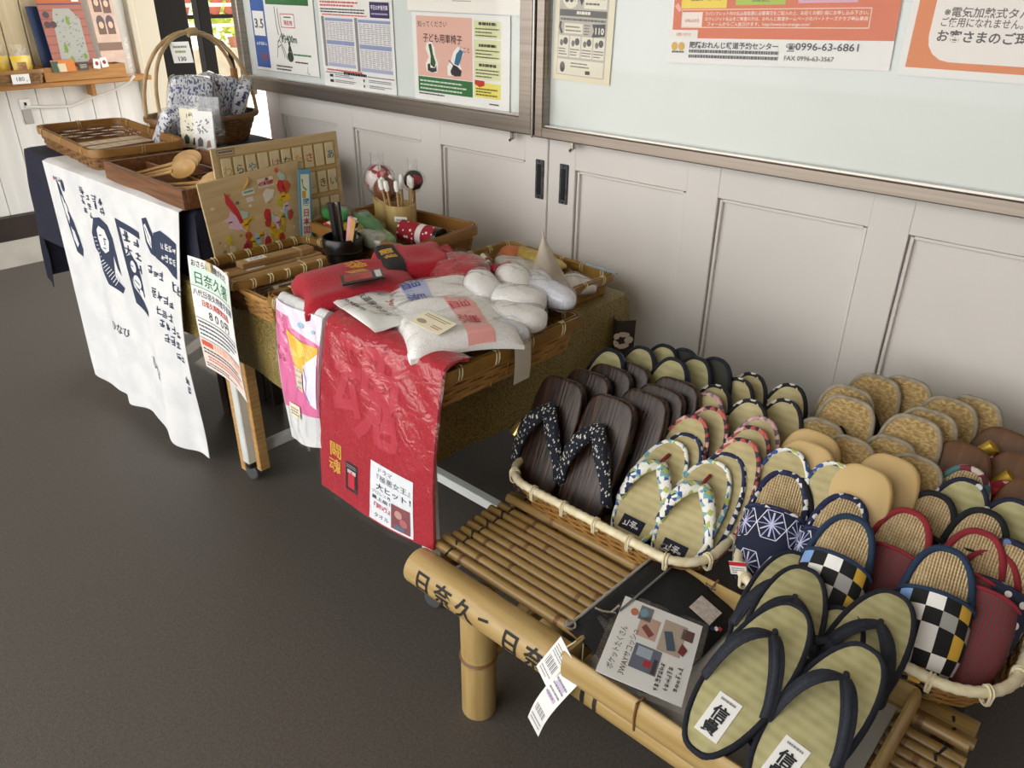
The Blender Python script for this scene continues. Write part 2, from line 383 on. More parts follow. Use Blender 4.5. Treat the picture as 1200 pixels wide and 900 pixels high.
# sliding door leaves below the boards
def door(n, x0, x1, panels, hx):
    ztop, zt, zb, y = .93, .816, .14, 1.625
    mb = MB(); cuts = sorted(panels); xs = [x0]+[v for p in cuts for v in p]+[x1]
    for i in range(0, len(xs), 2):
        mb.box(((xs[i]+xs[i+1])/2, y+.016, ztop/2+.005), (xs[i+1]-xs[i], .032, ztop-.03), b=.0015)
    for a, b in cuts:
        mb.box(((a+b)/2, y+.0165, (zt+ztop-.01)/2), (b-a, .0315, ztop-.01-zt)); mb.box(((a+b)/2, y+.0165, (zb+.02)/2), (b-a, .0315, zb-.02))
    d = mb.build('door_%d' % n, WHITEPAINT, smooth=0, kind='structure')
    for a, b in cuts:
        w_, q = .007, .0026
        p = MB(); p.box(((a+b)/2, y+.022, (zt+zb)/2), (b-a, .01, zt-zb))
        p.box((a+q+w_/2, y+.0135, (zt+zb)/2-q), (w_, .013, zt-zb-2*q), b=.001); p.box((b-q-w_/2, y+.0135, (zt+zb)/2-q), (w_, .013, zt-zb-2*q), b=.001)
        p.box(((a+b)/2, y+.0135, zt-q-w_/2), (b-a-2*w_-2*q, .013, w_), b=.001)
        p.build('panel', WHITEPAINT, d, smooth=0)
    h = MB(); z0, z1 = .722, .826
    h.box((hx, y-.0015, (z0+z1)/2), (.029, .006, z1-z0), b=.002)
    ho = h.build('handle', mat('dull_zinc', '55565A', '6E7074', rough=.4, metal=.7, ns=60), d, label='dull grey recessed pull')
    MB().box((hx, y-.0052, (z0+z1)/2), (.014, .0025, z1-z0-.022), b=.001).build('finger_slot', mat('slot_dark', '2C2D30', rough=.4, metal=.5), ho)
    for s in (-1, 1): MB().lathe([(0, .0012), (.002, .0008), (.0026, 0)], 10, (0, 0, 0)).build('screw', BLACKP, ho, loc=(hx, y-.0046, (z0+z1)/2+s*.047), rot=(PI/2, 0, 0))
    return d
door(1, -2.668, -1.336, [(-2.583, -2.25), (-2.168, -1.835), (-1.748, -1.415)], -1.360)
door(2, -1.331, 1.39, [(-1.2425, -.915), (-.8325, -.496), (-.4167, -.083), (.0, .333), (.417, .75)], -1.277)
obj('trim_1', MB().box((-.58, 1.64, .015), (4.18, .05, .03)).mesh('trim_1', WHITEPAINT, 0), kind='structure')
# left wall of vertical boards
wl = obj('wall_left', MB().box((-4.27, .25, 1.3), (.1, 3.2, 2.6)).mesh('wall_left', mat('wall_gap', '6E6860', rough=.8), 0), kind='structure')
pm = MB().box((0, 0, 0), (.014, .1195, 2.25), b=.002).mesh('plank', mat('plank_paint', 'DCDAD5', 'D2D0CC', rough=.5, ns=4, stretch=(1, 6, .4)), 0)
for i in range(12): obj('plank', pm, wl, loc=(-4.212, 1.79-i*.122, 1.36))
obj('baseboard_left', MB().box((-4.195, .25, .18), (.05, 3.2, .108), b=.003).mesh('baseboard_left', DARKW, 0), kind='structure')
obj('trim_2', MB().box((-4.2, .25, .063), (.05, 3.2, .126)).mesh('trim_2', CONC, 0), kind='structure')
obj('trim_3', MB().box((-4.24, 1.925, 1.3), (.09, .15, 2.6), b=.004).box((-4.19, 1.87, 1.3), (.03, .03, 2.6), b=.003).mesh('trim_3', CREAMW, 0), kind='structure')
d3 = obj('door_3', MB().box((-4.26, 2.095, 1.3), (.06, .17, 2.6), b=.003).mesh('door_3', BLACKP, 0), kind='structure')
obj('trim_4', MB().box((-4.55, 2.43, 1.3), (.07, .07, 2.6), b=.003).mesh('trim_4', BLACKP, 0), kind='structure')
# outside, seen through the gap beside the pillar
obj('wall_outside', MB().box((-10.6, 5.9, .17), (.25, 5.0, .46), b=.01).mesh('wall_outside', mat('parapet', 'A79C88', '968B78', rough=.9, ns=4), 0), kind='structure')
rl = thing('railing', 'pale beige two bar railing above the low outside wall', 'railing', (-10.6, 5.9, .4))
for z in (.27, .52): MB().tube([(0, -2.5, z), (0, 2.5, z)], .022, 8).build('rail', mat('rail_paint', 'C9BFA8', rough=.5), rl)
for y in (-2.4, -.8, .8, 2.4): MB().tube([(0, y, 0), (0, y, .52)], .02, 8).build('post', mat('rail_paint', 'C9BFA8', rough=.5), rl)
pt = thing('planter', 'terracotta planter box on the low outside wall', 'planter', (-10.55, 6.18, .4))
MB().rings([[(x*s, y*s2, z) for x, y in ((-.07, -.19), (.07, -.19), (.07, .19), (-.07, .19))] for s, s2, z in ((.8, .9, 0), (1, 1, .13), (.85, .94, .13), (.75, .88, .03))]).build('box', mat('terracotta', '8E5B45', rough=.8), pt, smooth=0)
MB().box((0, 0, .1), (.11, .33, .03)).build('soil', mat('soil', '3A2C22', rough=.9), pt, smooth=0)
LEAFM = mat('sunny_leaf', 'D2D86A', 'A4B44A', rough=.6, ns=3)
def leafy(name, label, c, rad, n, seed, lm):
    t = thing(name, label, 'shrub', (c[0], c[1], 0)); r = random.Random(seed); mb = MB()
    for i in range(n):
        a, e, q = r.uniform(0, 2*PI), math.asin(r.uniform(-.9, 1)), r.uniform(.5, 1)
        p = Vector((math.cos(a)*math.cos(e)*rad[0]*q, math.sin(a)*math.cos(e)*rad[1]*q, c[2]+math.sin(e)*rad[2]*q))
        u = Vector((r.uniform(-1, 1), r.uniform(-1, 1), r.uniform(-1, 1))).normalized(); v = u.orthogonal().normalized(); s = r.uniform(.06, .12)
        mb.add([p-u*s, p+v*s*.45, p+u*s, p-v*s*.45], [[0, 1, 2, 3]])
    mb.build('foliage', lm, t, smooth=0, kind='stuff')
    MB().tube([(0, 0, 0), (.03, .02, c[2]*.6), (0, 0, c[2])], [.07, .05, .02], 8).build('stem', DARKW, t)
leafy('garden_shrub', 'sunlit yellow green shrub behind the outside railing', (-13.4, 8.3, 1.2), (1.2, 1.5, 1.3), 2600, 3, LEAFM)
leafy('garden_shrub', 'bright green shrub left of the sunlit one outside', (-13.4, 5.4, 1.2), (1.2, 1.35, 1.4), 2200, 4, LEAFM)
sr = thing('slatted_shelter', 'red brown slatted shelter roof seen outside through the gap', 'shelter', (-11.6, 5.4, 0))
slm = MB().box((0, 0, 0), (.04, .15, .8), b=.006).mesh('slat', mat('red_roof', '9A4A36', '86402E', rough=.6, ns=6), 0)
for i in range(5): obj('slat', slm, sr, loc=(0, .42+i*.24, 1.12), rot=(-.42, 0, 0))
MB().box((0, .95, .74), (.1, 1.5, .05)).build('beam', BLACKP, sr); MB().box((0, .25, .37), (.06, .06, .74)).build('post', BLACKP, sr); MB().box((0, 1.65, .37), (.06, .06, .74)).build('post', BLACKP, sr)
# ================================================================ notice boards and posters
def board(name, label, x0, x1, zb, wl_, wr_, wb, ztop=1.85):
    t = thing(name, label, 'notice board', (0, 0, 0))
    MB().box(((x0+x1)/2, 1.612, (zb+ztop)/2), (x1-x0-.02, .02, ztop-zb-.02)).build('backing', BOARDW, t, smooth=0)
    MB().box(((x0+x1)/2, 1.6, zb+wb/2), (x1-x0, .05, wb), b=.003).build('frame_rail', STEEL, t)
    MB().box(((x0+x1)/2, 1.6, ztop-.02), (x1-x0, .05, .04), b=.003).build('frame_rail', STEEL, t)
    MB().box((x0+wl_/2, 1.6, (zb+ztop)/2), (wl_, .052, ztop-zb), b=.003).build('frame_stile', STEEL, t)
    MB().box((x1-wr_/2, 1.6, (zb+ztop)/2), (wr_, .052, ztop-zb), b=.003).build('frame_stile', STEEL, t)
    MB().box(((x0+wl_+x1-wr_)/2, 1.592, zb+wb+.002), (x1-wr_-x0-wl_, .022, .004)).build('sill_strip', STEEL_L, t, smooth=0)
    MB().box(((x0+x1)/2, 1.588, (zb+wb+ztop)/2), (x1-x0-wl_-wr_, .003, ztop-zb-wb-.02)).build('glass_pane', GLASS, t, smooth=0)
    return t
b1 = board('notice_board', 'steel framed glazed notice board with timetable and wheelchair posters, left', -2.735, -1.352, .895, .034, .045, .043)
b2 = board('notice_board', 'steel framed white notice board on the right with orange posters', -1.342, .9, .893, .028, .04, .028)
for bb, xx in ((b1, -1.44), (b1, -2.70), (b2, -1.235)):
    cl = MB().box((xx, 1.603, .882), (.014, .014, .02), b=.003).tube([(xx, 1.603, .874), (xx, 1.59, .87)], .004, 8).build('lock', STEEL_L, bb)
MB().box((-1.3495, 1.588, 1.37), (.007, .03, .96), b=.002).build('edge_strip', STEEL_L, b1)
BK, RD, GN, BL = '22252A', 'C02830', '2E6E38', '2458A8'
def poster(name, label, x0, z0, W, H, m=PAPER, rot=0, cat='poster', y=1.5975):
    return sheet(name, label, cat, W, H, (x0, y, z0), (0, rot, 0), m)
# -- stop map
t, P = poster('map_poster', 'blue banded walking map poster reading 3.5 and 400m, leftmost on the board', -2.654, .959, .369, .42)
P.rect(BL, .004, .012, .088, .41); P.rect(GN, .1, .212, .345, .41); P.line('8A8E90', [(.0, .002), (.367, .002)], .002)
P.up(); P.rect('F2F2F0', .012, .113, .08, .19); P.text(RD, '3.5', .018, .138, .04, .02, fit=.056)
P.brush('E8EEF4', .016, .083, .013, 5, seed=3)
P.line('6E4A60', [(.02, .05), (.05, .058), (.08, .05)], .005); P.ell('8A3A54', .055, .043, .016, .01)
for a in ([(.150, .205), (.152, .15), (.158, .12)], [(.166, .2), (.168, .15), (.176, .125), (.150, .095), (.137, .05)], [(.150, .1), (.16, .105), (.185, .075), (.195, .045)], [(.146, .08), (.165, .09), (.178, .068), (.182, .05)]):
    P.line(BK, a, .0025)
P.line(RD, [(.18, .145), (.258, .145), (.258, .185), (.18, .185), (.18, .145)], .002); P.text(RD, '現在地', .197, .153, .016, .01); P.fine(BK, .2, .172, .24, .18, 1)
P.text('3A5A44', '約400m', .172, .1, .03, .02, fit=.09)
P.ell('22382C', .215, .055, .018, .016); P.poly('22382C', [(.205, .07), (.222, .072), (.232, .06), (.226, .078), (.222, .09), (.213, .092), (.208, .082)]); P.ell('22382C', .216, .096, .006, .006)
P.fine('2E7A4A', .235, .058, .335, .07, 1, seed=3, chop=6); P.fine(BK, .24, .036, .32, .046, 1, seed=5, chop=5); P.fine(BK, .125, .008, .22, .028, 2, seed=4, chop=7)
P.line('8090A0', [(.31, .03), (.305, .012), (.318, .006)], .002); P.done()
# -- timetable
t, P = poster('timetable_poster', 'white train timetable poster with grey number tables and purple badge', -2.258, .94, .356, .44)
for x0, x1, y0, y1 in ((.012, .17, .06, .205), (.178, .345, .055, .205)):
    P.rect('E4E2E4', x0, y0, x1, y1)
    P.up(); P.rect('8A8888', x0, y0, x0+.014, y1); P.rect('8E9AC0', x0+.018, y1-.012, x1, y1-.004); P.rect('8E9AC0', x0+.018, y0+.066, x1, y0+.078); P.rect('A8B0CC', x0+.018, y0+.002, x1, y0+.012)
    for k in range(8):
        xx = x0+.02+k*(x1-x0-.02)/8; P.fine('8C8A8C', xx+.001, y0+.013, xx+(x1-x0-.02)/8-.002, y0+.064, 12, .4, k, 2); P.fine('8C8A8C', xx+.001, y0+.08, xx+(x1-x0-.02)/8-.002, y1-.014, 11, .4, k+9, 2)
    P.layer -= 1
P.up().up(); P.fine('D06058', .012, .232, .2, .25, 2, .5, 2, 9); P.fine(BK, .012, .215, .23, .23, 2, .45, 3, 12); P.fine('D06058', .02, .207, .24, .214, 1, .5, 6, 12); P.fine(BK, .06, .256, .235, .27, 1, .6, 7, 9)
P.rect('35285A', .255, .208, .343, .25); P.fine('D06058', .02, .046, .2, .056, 1, .5, 8, 12)
P.up(); P.text('E6E2F0', '平日の対象列車', .26, .23, .014, .02, fit=.078); P.fine('B0A8CC', .262, .214, .336, .224, 1)
P.line('4A3A6A', [(.012, .043), (.1, .043)], .0022); P.line('4A3A6A', [(.225, .043), (.35, .043)], .0022); P.fine(BK, .105, .038, .22, .049, 1, .7, 3, 8)
for k, (x, y) in enumerate(((.02, .03), (.02, .014), (.19, .026), (.19, .01))):
    P.rect(BK if k < 2 else '46506E', x+.012, y, x+.03 if k < 2 else x+.018, y+.008); P.fine('7E8086', x+.04, y, x+.145, y+.01, 2, .5, k, 14)
P.done()
# -- blank sheet
t, P = poster('blank_sheet', 'plain white sheet pinned above the pink wheelchair poster', -1.835, 1.172, .434, .3, mat('paper_warm', 'EFEDE6', rough=.6), y=1.5965); P.fine('8A8A88', .18, .0265, .25, .03, 1); P.done()
# -- wheelchair poster
t, P = poster('wheelchair_poster', 'pink and green poster of two children wheelchairs under the white sheet', -1.82, .925, .372, .245)
P.rect('E2B4A6', .018, .081, .237, .236); P.rect('2C6C38', .018, .039, .237, .079); P.rect('DDE0B0', .244, .19, .341, .231); P.rect('DDE0B0', .244, .137, .341, .186); P.rect('DDE0B0', .244, .089, .341, .134); P.rect('E6E06A', .244, .042, .341, .08)
P.up(); P.text('3A2A2A', '知ってください', .024, .208, .017, .0, rot=.03); P.text('3A2026', '子ども用車椅子', .044, .172, .024, .012, fit=.155); P.text('3A2026', 'のこと', .186, .152, .015)
blob = [(-.022, -.028), (.02, -.03), (.026, -.005), (.016, .012), (.012, .035), (0, .05), (-.02, .045), (-.024, .03), (-.012, .01), (-.026, -.008)]
P.poly('F0EEEA', [(.078+x, .122+y) for x, y in blob]); P.poly('F0EEEA', [(.17-x*1.1+y*.25, .117+y*.95) for x, y in blob])
P.up(); P.poly('2F5428', [(.066, .165), (.078, .166), (.084, .14), (.094, .118), (.088, .104), (.072, .112), (.074, .135)]); P.poly('2C2C30', [(.06, .112), (.07, .116), (.072, .104), (.09, .104), (.096, .112), (.097, .096), (.078, .092), (.06, .096)])
P.poly('2A6A8C', [(.168, .12), (.176, .145), (.192, .158), (.204, .153), (.192, .128), (.184, .116)]); P.poly('2C2C30', [(.152, .1), (.165, .118), (.18, .114), (.196, .104), (.192, .09), (.17, .088), (.156, .092)]); P.line('2C2C30', [(.148, .128), (.17, .112)], .003)
P.fine('CFE0CC', .026, .043, .215, .074, 3, .4, 5, 12)
for y, k in ((.192, 1), (.14, 2), (.092, 3)): P.fine('6A6A50', .25, y, .335, y+.024, 3, .4, k, 7); P.fine('4A4A38', .262, y+.026, .325, y+.036, 1, .7, k, 4)
P.poly('C23020', [(.246, .086), (.282, .085), (.282, .073), (.264, .068), (.246, .075)]); P.fine('7A5A20', .25, .046, .33, .068, 3, .5, 8, 6); P.fine(BK, .02, .03, .17, .037, 1, .5, 9, 12); P.fine(BK, .3, .025, .335, .031, 1, .6, 2, 4)
P.done()
# -- mono notice
t, P = poster('price_notice', 'cream black and white notice reading 80 yen and 110', -1.305, 1.035, .172, .4, CREAMP, .02)
P.rect('B9B5A8', .012, .012, .155, .4); P.up(); P.rect('E6E0CE', .014, .014, .152, .048)
P.ell('E8E3D2', .045, .184, .024, .026, 20); P.rect('E8E3D2', .085, .16, .15, .23); P.rect('4E4C48', .014, .142, .152, .156); P.rect('E6E0CE', .03, .105, .085, .127)
for k in range(4): P.rect('E6E0CE', .014+k*.035, .053, .046+k*.035, .1)
P.poly('1C1C1E', [(.112, .128), (.15, .13), (.15, .104), (.112, .1), (.118, .114)])
P.up(); P.text(BK, '80', .027, .172, .034, .03, fit=.028); P.text(BK, '円', .057, .174, .012, .02); P.poly('1C1C1E', [(.07, .2), (.082, .2), (.082, .188), (.088, .186), (.078, .165), (.068, .186), (.072, .188)])
P.fine('5A584E', .09, .165, .146, .2, 3, .35, 2, 5); P.text('E8E3D2', '110', .119, .108, .019, .03, fit=.028); P.fine('E8E3D2', .065, .145, .105, .153, 1, .8, 3, 4); P.fine('5A584E', .018, .131, .15, .139, 1, .6, 4, 12); P.fine('5A584E', .034, .108, .08, .124, 2, .35, 5, 5); P.fine('5A584E', .09, .103, .108, .128, 4, .4, 6, 2)
P.line('33302C', [(.019, .128), (.017, .118), (.023, .106)], .006)
for k in range(4):
    x = .016+k*.035
    P.fine('5A584E', x, .056, x+.028, .074, 3, .4, k, 4)
    P.ell('3A3836', x+.02, .088, .007, .008); P.ell('6A6862', x+.008, .084, .005, .007)
P.ell('5A5852', .03, .03, .008, .012); P.poly('2A2826', [(.024, .02), (.036, .02), (.03, .03)]); P.fine('5A584E', .055, .03, .11, .044, 2, .4, 7, 5); P.rect('2A2826', .1, .018, .114, .026); P.done()
# -- orange railway poster
t, P = poster('railway_poster', 'orange membership poster with telephone number 0996-63-6861', -.985, 1.092, .474, .4, PAPER, -.036)
P.rect('D9672F', .012, .05, .474, .39); P.up(); P.rect('ECE8E4', .0, .05, .074, .066)
P.rect('F2D424', .03, .107, .135, .39); P.rect('A8C626', .155, .112, .26, .39); P.rect('E0A8C8', .285, .114, .398, .39)
P.rect('F3E6DC', .033, .072, .082, .1); P.line('F6D8C4', [(.033, .071), (.425, .071), (.425, .1045), (.033, .1045), (.033, .071)], .0016); P.poly('F2A8A4', [(.014, .112), (.022, .118), (.032, .104), (.026, .1)])
P.up(); P.text(BK, '一般会員　2,000円', .043, .122, .0135, .015, fit=.078); P.text(BK, 'シニア会員　2,000円', .166, .131, .0135, .015, fit=.085); P.text('3A4A1A', '(65歳以上)', .19, .118, .009, fit=.036); P.text('5A3050', 'ファミリー会員', .293, .137, .0135, .015, fit=.06)
P.fine('6A4060', .294, .117, .39, .133, 2, .5, 3, 9); P.text('C05020', 'お申込み方法', .041, .081, .0075, .01, fit=.034); P.text('D08040', 'お問い合わせ', .022, .0545, .0075, .01, fit=.036)
P.text('FBEDE2', '①パンフレット内の払込取扱票に必要事項をご記入の上、お近くの郵便局にお申し込み下さい。', .088, .094, .0078, .01, fit=.333)
P.text('FBEDE2', '②クレジット払込をご希望の方は、おれんじ鉄道ホームページのパートナーズクラブ申込専用', .088, .084, .0078, .01, fit=.333)
P.text('FBEDE2', 'フォームからご入会頂けます。http://www.hs-orange.com/', .094, .0745, .0078, .01, fit=.22)
P.ell('D8A82C', .02, .034, .0075, .0085); P.ell('D8A82C', .037, .034, .0075, .0085); P.fine('4A4A48', .014, .02, .044, .025, 1, .7, 3, 4)
P.text(BK, '肥薩おれんじ鉄道予約センター', .056, .032, .0135, .022, fit=.2); P.fine('5A5A5A', .056, .02, .258, .0285, 1, .7, 4, 26); P.fine('5A5A5A', .056, .01, .258, .0185, 1, .7, 6, 26)
P.text(BK, '☎', .272, .03, .0155, .02); P.text('2A2C30', '0996-63-6861', .291, .0315, .0185, .012, fit=.122); P.text('2A2C30', 'FAX 0996-63-3567', .27, .0125, .012, .008, fit=.1); P.done()
# -- smoking notice
t, P = poster('smoking_notice', 'orange bordered customer notice at the right edge of the board', -.497, 1.104, .62, .4, PAPER)
P.rect('DE7A2C', .012, .014, .61, .4); P.up()
P.poly('F1EBE6', [(.04, .4), (.04, .072)]+[(.082-.042*math.cos(a), .066-.04*math.sin(a)) for a in (0, .4, .8, 1.2, PI/2)]+[(.61, .026), (.61, .4)])
P.up(); P.text('4A3A34', '※電気加熱式タバコ・', .056, .099, .0165, .012, fit=.16); P.text('4A3A34', 'ご使用になれません。', .053, .0835, .0155, .012, fit=.128); P.text('2E2422', 'お客さまのご理解', .052, .06, .02, .022, fit=.163); P.done()
# ================================================================ the shelf on the left wall
sh = thing('wall_shelf', 'orange wooden ledge fixed along the left plank wall', 'shelf', (-4.2, 1.0, .797))
MB().box((.055, .02, .011), (.15, 1.68, .022), b=.003).build('ledge', WOOD_O, sh)
for y in (-.5, .6): MB().box((.03, y, -.03), (.06, .02, .06), b=.002).build('bracket', WOOD_O, sh)
so = thing('power_outlet', 'white power outlet with a short conduit under the ledge', 'outlet', (-4.203, 1.305, .70))
MB().box((0, 0, .02), (.012, .045, .045), b=.002).build('plate', PAPER, so); MB().box((0, .0, -.035), (.008, .04, .065), b=.002).build('conduit', mat('grey_pvc', 'A09C96', rough=.5), so); MB().box((.007, .0, .02), (.004, .01, .016)).build('socket', BLACKP, so)
MB().tube([(-4.06, 1.77, .82), (-4.08, 1.745, .79), (-4.12, 1.68, .755), (-4.17, 1.58, .725), (-4.19, 1.5, .695), (-4.19, 1.4, .70), (-4.19, 1.3, .71)], .006, 8).build('power_cable', mat('white_pvc', 'DDDBD4', rough=.4), label='white cable drooping from the ledge to the outlet', cat='cable')
# ================================================================ woven baskets
def basket(name, label, loc, rz, W, D, h, rad, taper, rows, wm, rimm, bindm=None, nbind=16, rim='flat', stakes=44, amp=.0022, cat='basket', rimh=.014, base=True, group=None):
    t = thing(name, label, cat, loc, (0, 0, rz), group); n = stakes*2
    ring = rrect(W, D, rad, n)
    def P(i, z, off=0):
        x, y, nx, ny = ring[i % n]; k = taper+(1-taper)*(z/h); return Vector((x*k+nx*off, y*k+ny*off, z))
    mb = MB(); rh = (h-.004)/rows
    for r in range(rows):
        z0 = .003+r*rh; z1 = z0+rh*.9; R = []
        for i in range(n):
            o = amp*(1 if (i//2+r) % 2 else -1)*(1 if i % 2 == 0 else 0)
            R.append([P(i, z0, o+.0011), P(i, (z0+z1)/2, o+.0019), P(i, z1, o+.0011), P(i, z1, o-.0011), P(i, z0, o-.0011)])
        k = 5; vs = [p for q in R for p in q]
        mb.add(vs, [[i*k+j, ((i+1) % n)*k+j, ((i+1) % n)*k+(j+1) % k, i*k+(j+1) % k] for i in range(n) for j in range(k)])
    for i in range(0, n, 2): mb.tube([P(i, 0), P(i, h)], .0019, 4)
    mb.build('weave', wm, t, smooth=50, kind='stuff')
    bt = MB(); rr_ = rrect(W*taper, D*taper, min(rad*taper, D*taper/2-.001), 40)
    bt.rings([[(x, y, .0) for x, y, _, _ in rr_], [(x, y, .004) for x, y, _, _ in rr_]]).build('base', wm, t, smooth=0)
    m2 = 120 if rim == 'flat' else 260; r2 = rrect(W, D, rad, m2)
    if rim == 'flat':
        for o, nm in ((.0045, 'rim_outer'), (-.0045, 'rim_inner')):
            q = MB(); R = []
            for x, y, nx, ny in r2:
                R.append([(x+nx*(o+.0022), y+ny*(o+.0022), h-rimh), (x+nx*(o+.003), y+ny*(o+.003), h-rimh/2), (x+nx*(o+.0018), y+ny*(o+.0018), h+.001), (x+nx*(o-.0018), y+ny*(o-.0018), h+.001), (x+nx*(o-.0022), y+ny*(o-.0022), h-rimh)])
            vs = [p for a in R for p in a]; q.add(vs, [[i*5+j, ((i+1) % m2)*5+j, ((i+1) % m2)*5+(j+1) % 5, i*5+(j+1) % 5] for i in range(m2) for j in range(5)])
            q.build(nm, rimm, t, smooth=50)
        rc = (.009, rimh/2+.003)
    else:
        q = MB(); q.tube([(x, y, h) for x, y, _, _ in r2], [.0075+.0011*(i % 2) for i in range(m2)], 8, closed=True); q.build('rim', rimm, t, smooth=60); rc = (.0088, .0095)
    if bindm:
        nb = MB()
        if rim == 'flat':
            for s in (-.0035, .0035): nb.tube([(math.cos(a)*rc[0], s+.002*math.sin(a), math.sin(a)*rc[1]) for a in [2*PI*k/10 for k in range(10)]], .0017, 5, closed=True)
        else:
            for s in (-.003, .002): nb.tube([(math.cos(a)*rc[0], s*(1-.5*max(0, -math.sin(a))), math.sin(a)*rc[1]-(.012 if math.sin(a) < -.3 else 0)) for a in [2*PI*k/12 for k in range(12)]], .0019, 5, closed=True)
        me = nb.mesh('binding', bindm, 60); rb = rrect(W, D, rad, nbind*4)
        for i in range(nbind):
            x, y, nx, ny = rb[i*4+1]; obj('binding', me, t, loc=(x, y, h-(rimh/2 if rim == 'flat' else 0)), rot=(0, 0, math.atan2(ny, nx)))
    return t
# -- goods on the shelf
bk = basket('sweets_basket', 'dark rectangular wicker basket of yellow packets on the ledge', (-4.10, 1.215, .8195), 0, .13, .30, .06, .02, .92, 5, WICK_B, WICK_RIM, None, stakes=30)
YEL = mat('yellow_pack', 'DDB428', 'E8D070', rough=.3, ns=30, lo=.35, hi=.7)
def packet(name, label, loc, rot, W, H, T, m, group, extra=None):
    t = thing(name, label, 'packet', loc, rot, group)
    MB().grid(lambda u, v: ((u-.5)*W*(1-.06*math.sin(PI*v)), -T*math.sin(PI*u)*math.sin(PI*v), v*H), 8, 8, th=T*.6).build('pouch', m, t, smooth=60)
    MB().grid(lambda u, v: ((u-.5)*W*.9+.012*math.sin(7*u+3*v), .008*math.sin(11*u)*v, H+v*.045), 8, 3).build('film_top', FILM, t)
    if extra: MB().box((0, -T*1.05, H*.5), (W*.5, .002, H*.5)).build('label_card', extra, t, smooth=0)
    return t
for k, (y, x, h) in enumerate(((1.11, -4.12, .085), (1.165, -4.085, .09), (1.225, -4.12, .1), (1.29, -4.08, .10), (1.32, -4.125, .095))):
    packet('sweets_packet', ['yellow packet at the far left of the ledge basket', 'second yellow packet from the left in the ledge basket', 'yellow packet in the middle of the ledge basket', 'yellow packet with brown label at the right of the ledge basket', 'yellow packet behind the brown labelled one'][k], (x, y, .835), (0, 0, PI/2+.2*(k-2)*.3), .07, h, .018, YEL, 'yellow packets in the ledge basket', mat('brown_label', 'B08A5A', '8C5A3A', ns=60) if k == 3 else None)
t, P = sheet('price_card', 'white handwritten price card reading 180 on the ledge basket', 'price card', .072, .04, (-4.03, 1.225, .825), (.1, 0, PI/2), PAPER, th=.001)
P.text(BK, '180', .014, .012, .024, .0, fit=.036); P.text(BK, '円', .056, .008, .008); P.done()
bx = thing('display_box', 'long shallow orange wooden box on the ledge', 'box', (-4.125, 1.555, .8195))
for c, d in (((.055, 0, .03), (.012, .37, .06)), ((-.055, 0, .03), (.012, .37, .06)), ((0, .181, .03), (.1, .01, .06)), ((0, -.181, .03), (.1, .01, .06))): MB().box(c, d, b=.002).build('side', WOOD_O, bx)
MB().box((0, 0, .004), (.1, .355, .006)).build('bottom', WOOD_O, bx, smooth=0)
MAROON = mat('maroon_stripe', 'A8685A', rough=.5)
t, P = sheet('souvenir_display', 'tilted brick pattern souvenir panel of grey stickers on the ledge box', 'panel', .19, .29, (-4.08, 1.43, .885), (0, 0, PI/2), MAROON, th=.004)
t.rotation_euler = (-.16, 0, PI/2)
for k in range(7): P.rect('8E5A50', 0, .015+k*.035, .19, .02+k*.035)
P.rect('B86A40', 0, .255, .19, .285); P.rect('6A4A6A', 0, .25, .19, .256)
P.up(); P.poly('A9ABA4', [(.035, .01), (.15, .01), (.16, .02), (.165, .19), (.13, .235), (.06, .235), (.05, .2)])
P.up(); r = random.Random(5)
for k in range(60): P.ell(r.choice(['5A5A58', '7A6A5A', '8E8478', '4A4646']), r.uniform(.055, .155), r.uniform(.02, .215), .003, .002)
for x, y in ((.11, .185), (.07, .07), (.145, .035), (.085, .025)): P.ell('7C9A3A', x, y, .008, .02 if y > .05 else .012)
P.rect('F0EEEA', .15, .262, .18, .272)
for x, y in ((.025, .21), (.045, .17), (.02, .17)): P.ell('5A4650', x, y, .014, .014)
P.done()
bo = thing('blue_folder', 'dark blue folder leaning behind the sticker panel', 'folder', (-4.115, 1.405, .8795), (-.14, 0, PI/2))
MB().box((.04, .01, .125), (.1, .012, .25), b=.002).build('cover', mat('blue_cloth', '1E3560', rough=.5), bo); MB().box((.042, .01, .125), (.096, .007, .247)).build('pages', PAPER, bo)
t, P = sheet('picture_strip', 'tall clear sleeve of portrait stickers at the right of the ledge', 'sleeve', .11, .33, (-4.10, 1.652, .885), (-.08, 0, PI/2), mat('pale_pink', 'D8BBA8', 'C9A99A', rough=.35, ns=12), th=.004)
r = random.Random(8)
for x, y in ((.035, .255), (.078, .25), (.035, .16), (.078, .16)):
    P.ell('6A5A62', x, y+.012, .019, .03); P.rect('7A6058', x-.018, y-.04, x+.018, y)
P.up()
for x, y in ((.035, .255), (.078, .25), (.035, .16), (.078, .16)): P.ell('E2BFA4', x, y, .011, .015)
P.rect('8A7060', 0, .05, .11, .085); P.done()
t, P = sheet('shelf_card', 'small orange card lying against the sticker panel', 'card', .1, .05, (-4.055, 1.41, .86), (-.2, 0, PI/2), mat('orange_card', 'D07A34', rough=.6), th=.003); P.rect('3E5A4A', .0, .0, .03, .045); P.rect('D8C8A8', .025, .0, .06, .035); P.done()
t, P = sheet('shelf_card', 'small dark card beside the orange one on the ledge', 'card', .042, .035, (-4.055, 1.525, .862), (-.2, 0, PI/2), mat('dark_card', '4A4440', rough=.6), th=.003); P.fine('D0C8B8', .006, .008, .036, .026, 3, .4, 2, 4); P.done()
for k, (y, a) in enumerate(((1.585, .15), (1.625, -.1))):
    t, P = sheet('face_card', ['left one of two small white cards with red marks on the ledge box', 'right one of two small white cards with red marks on the ledge box'][k], 'card', .03, .042, (-4.045, y, .868), (-.1, a, PI/2), PAPER, th=.006, group='small white cards on the ledge box'); P.ell('A03A38', .015, .022, .008, .009); P.done()
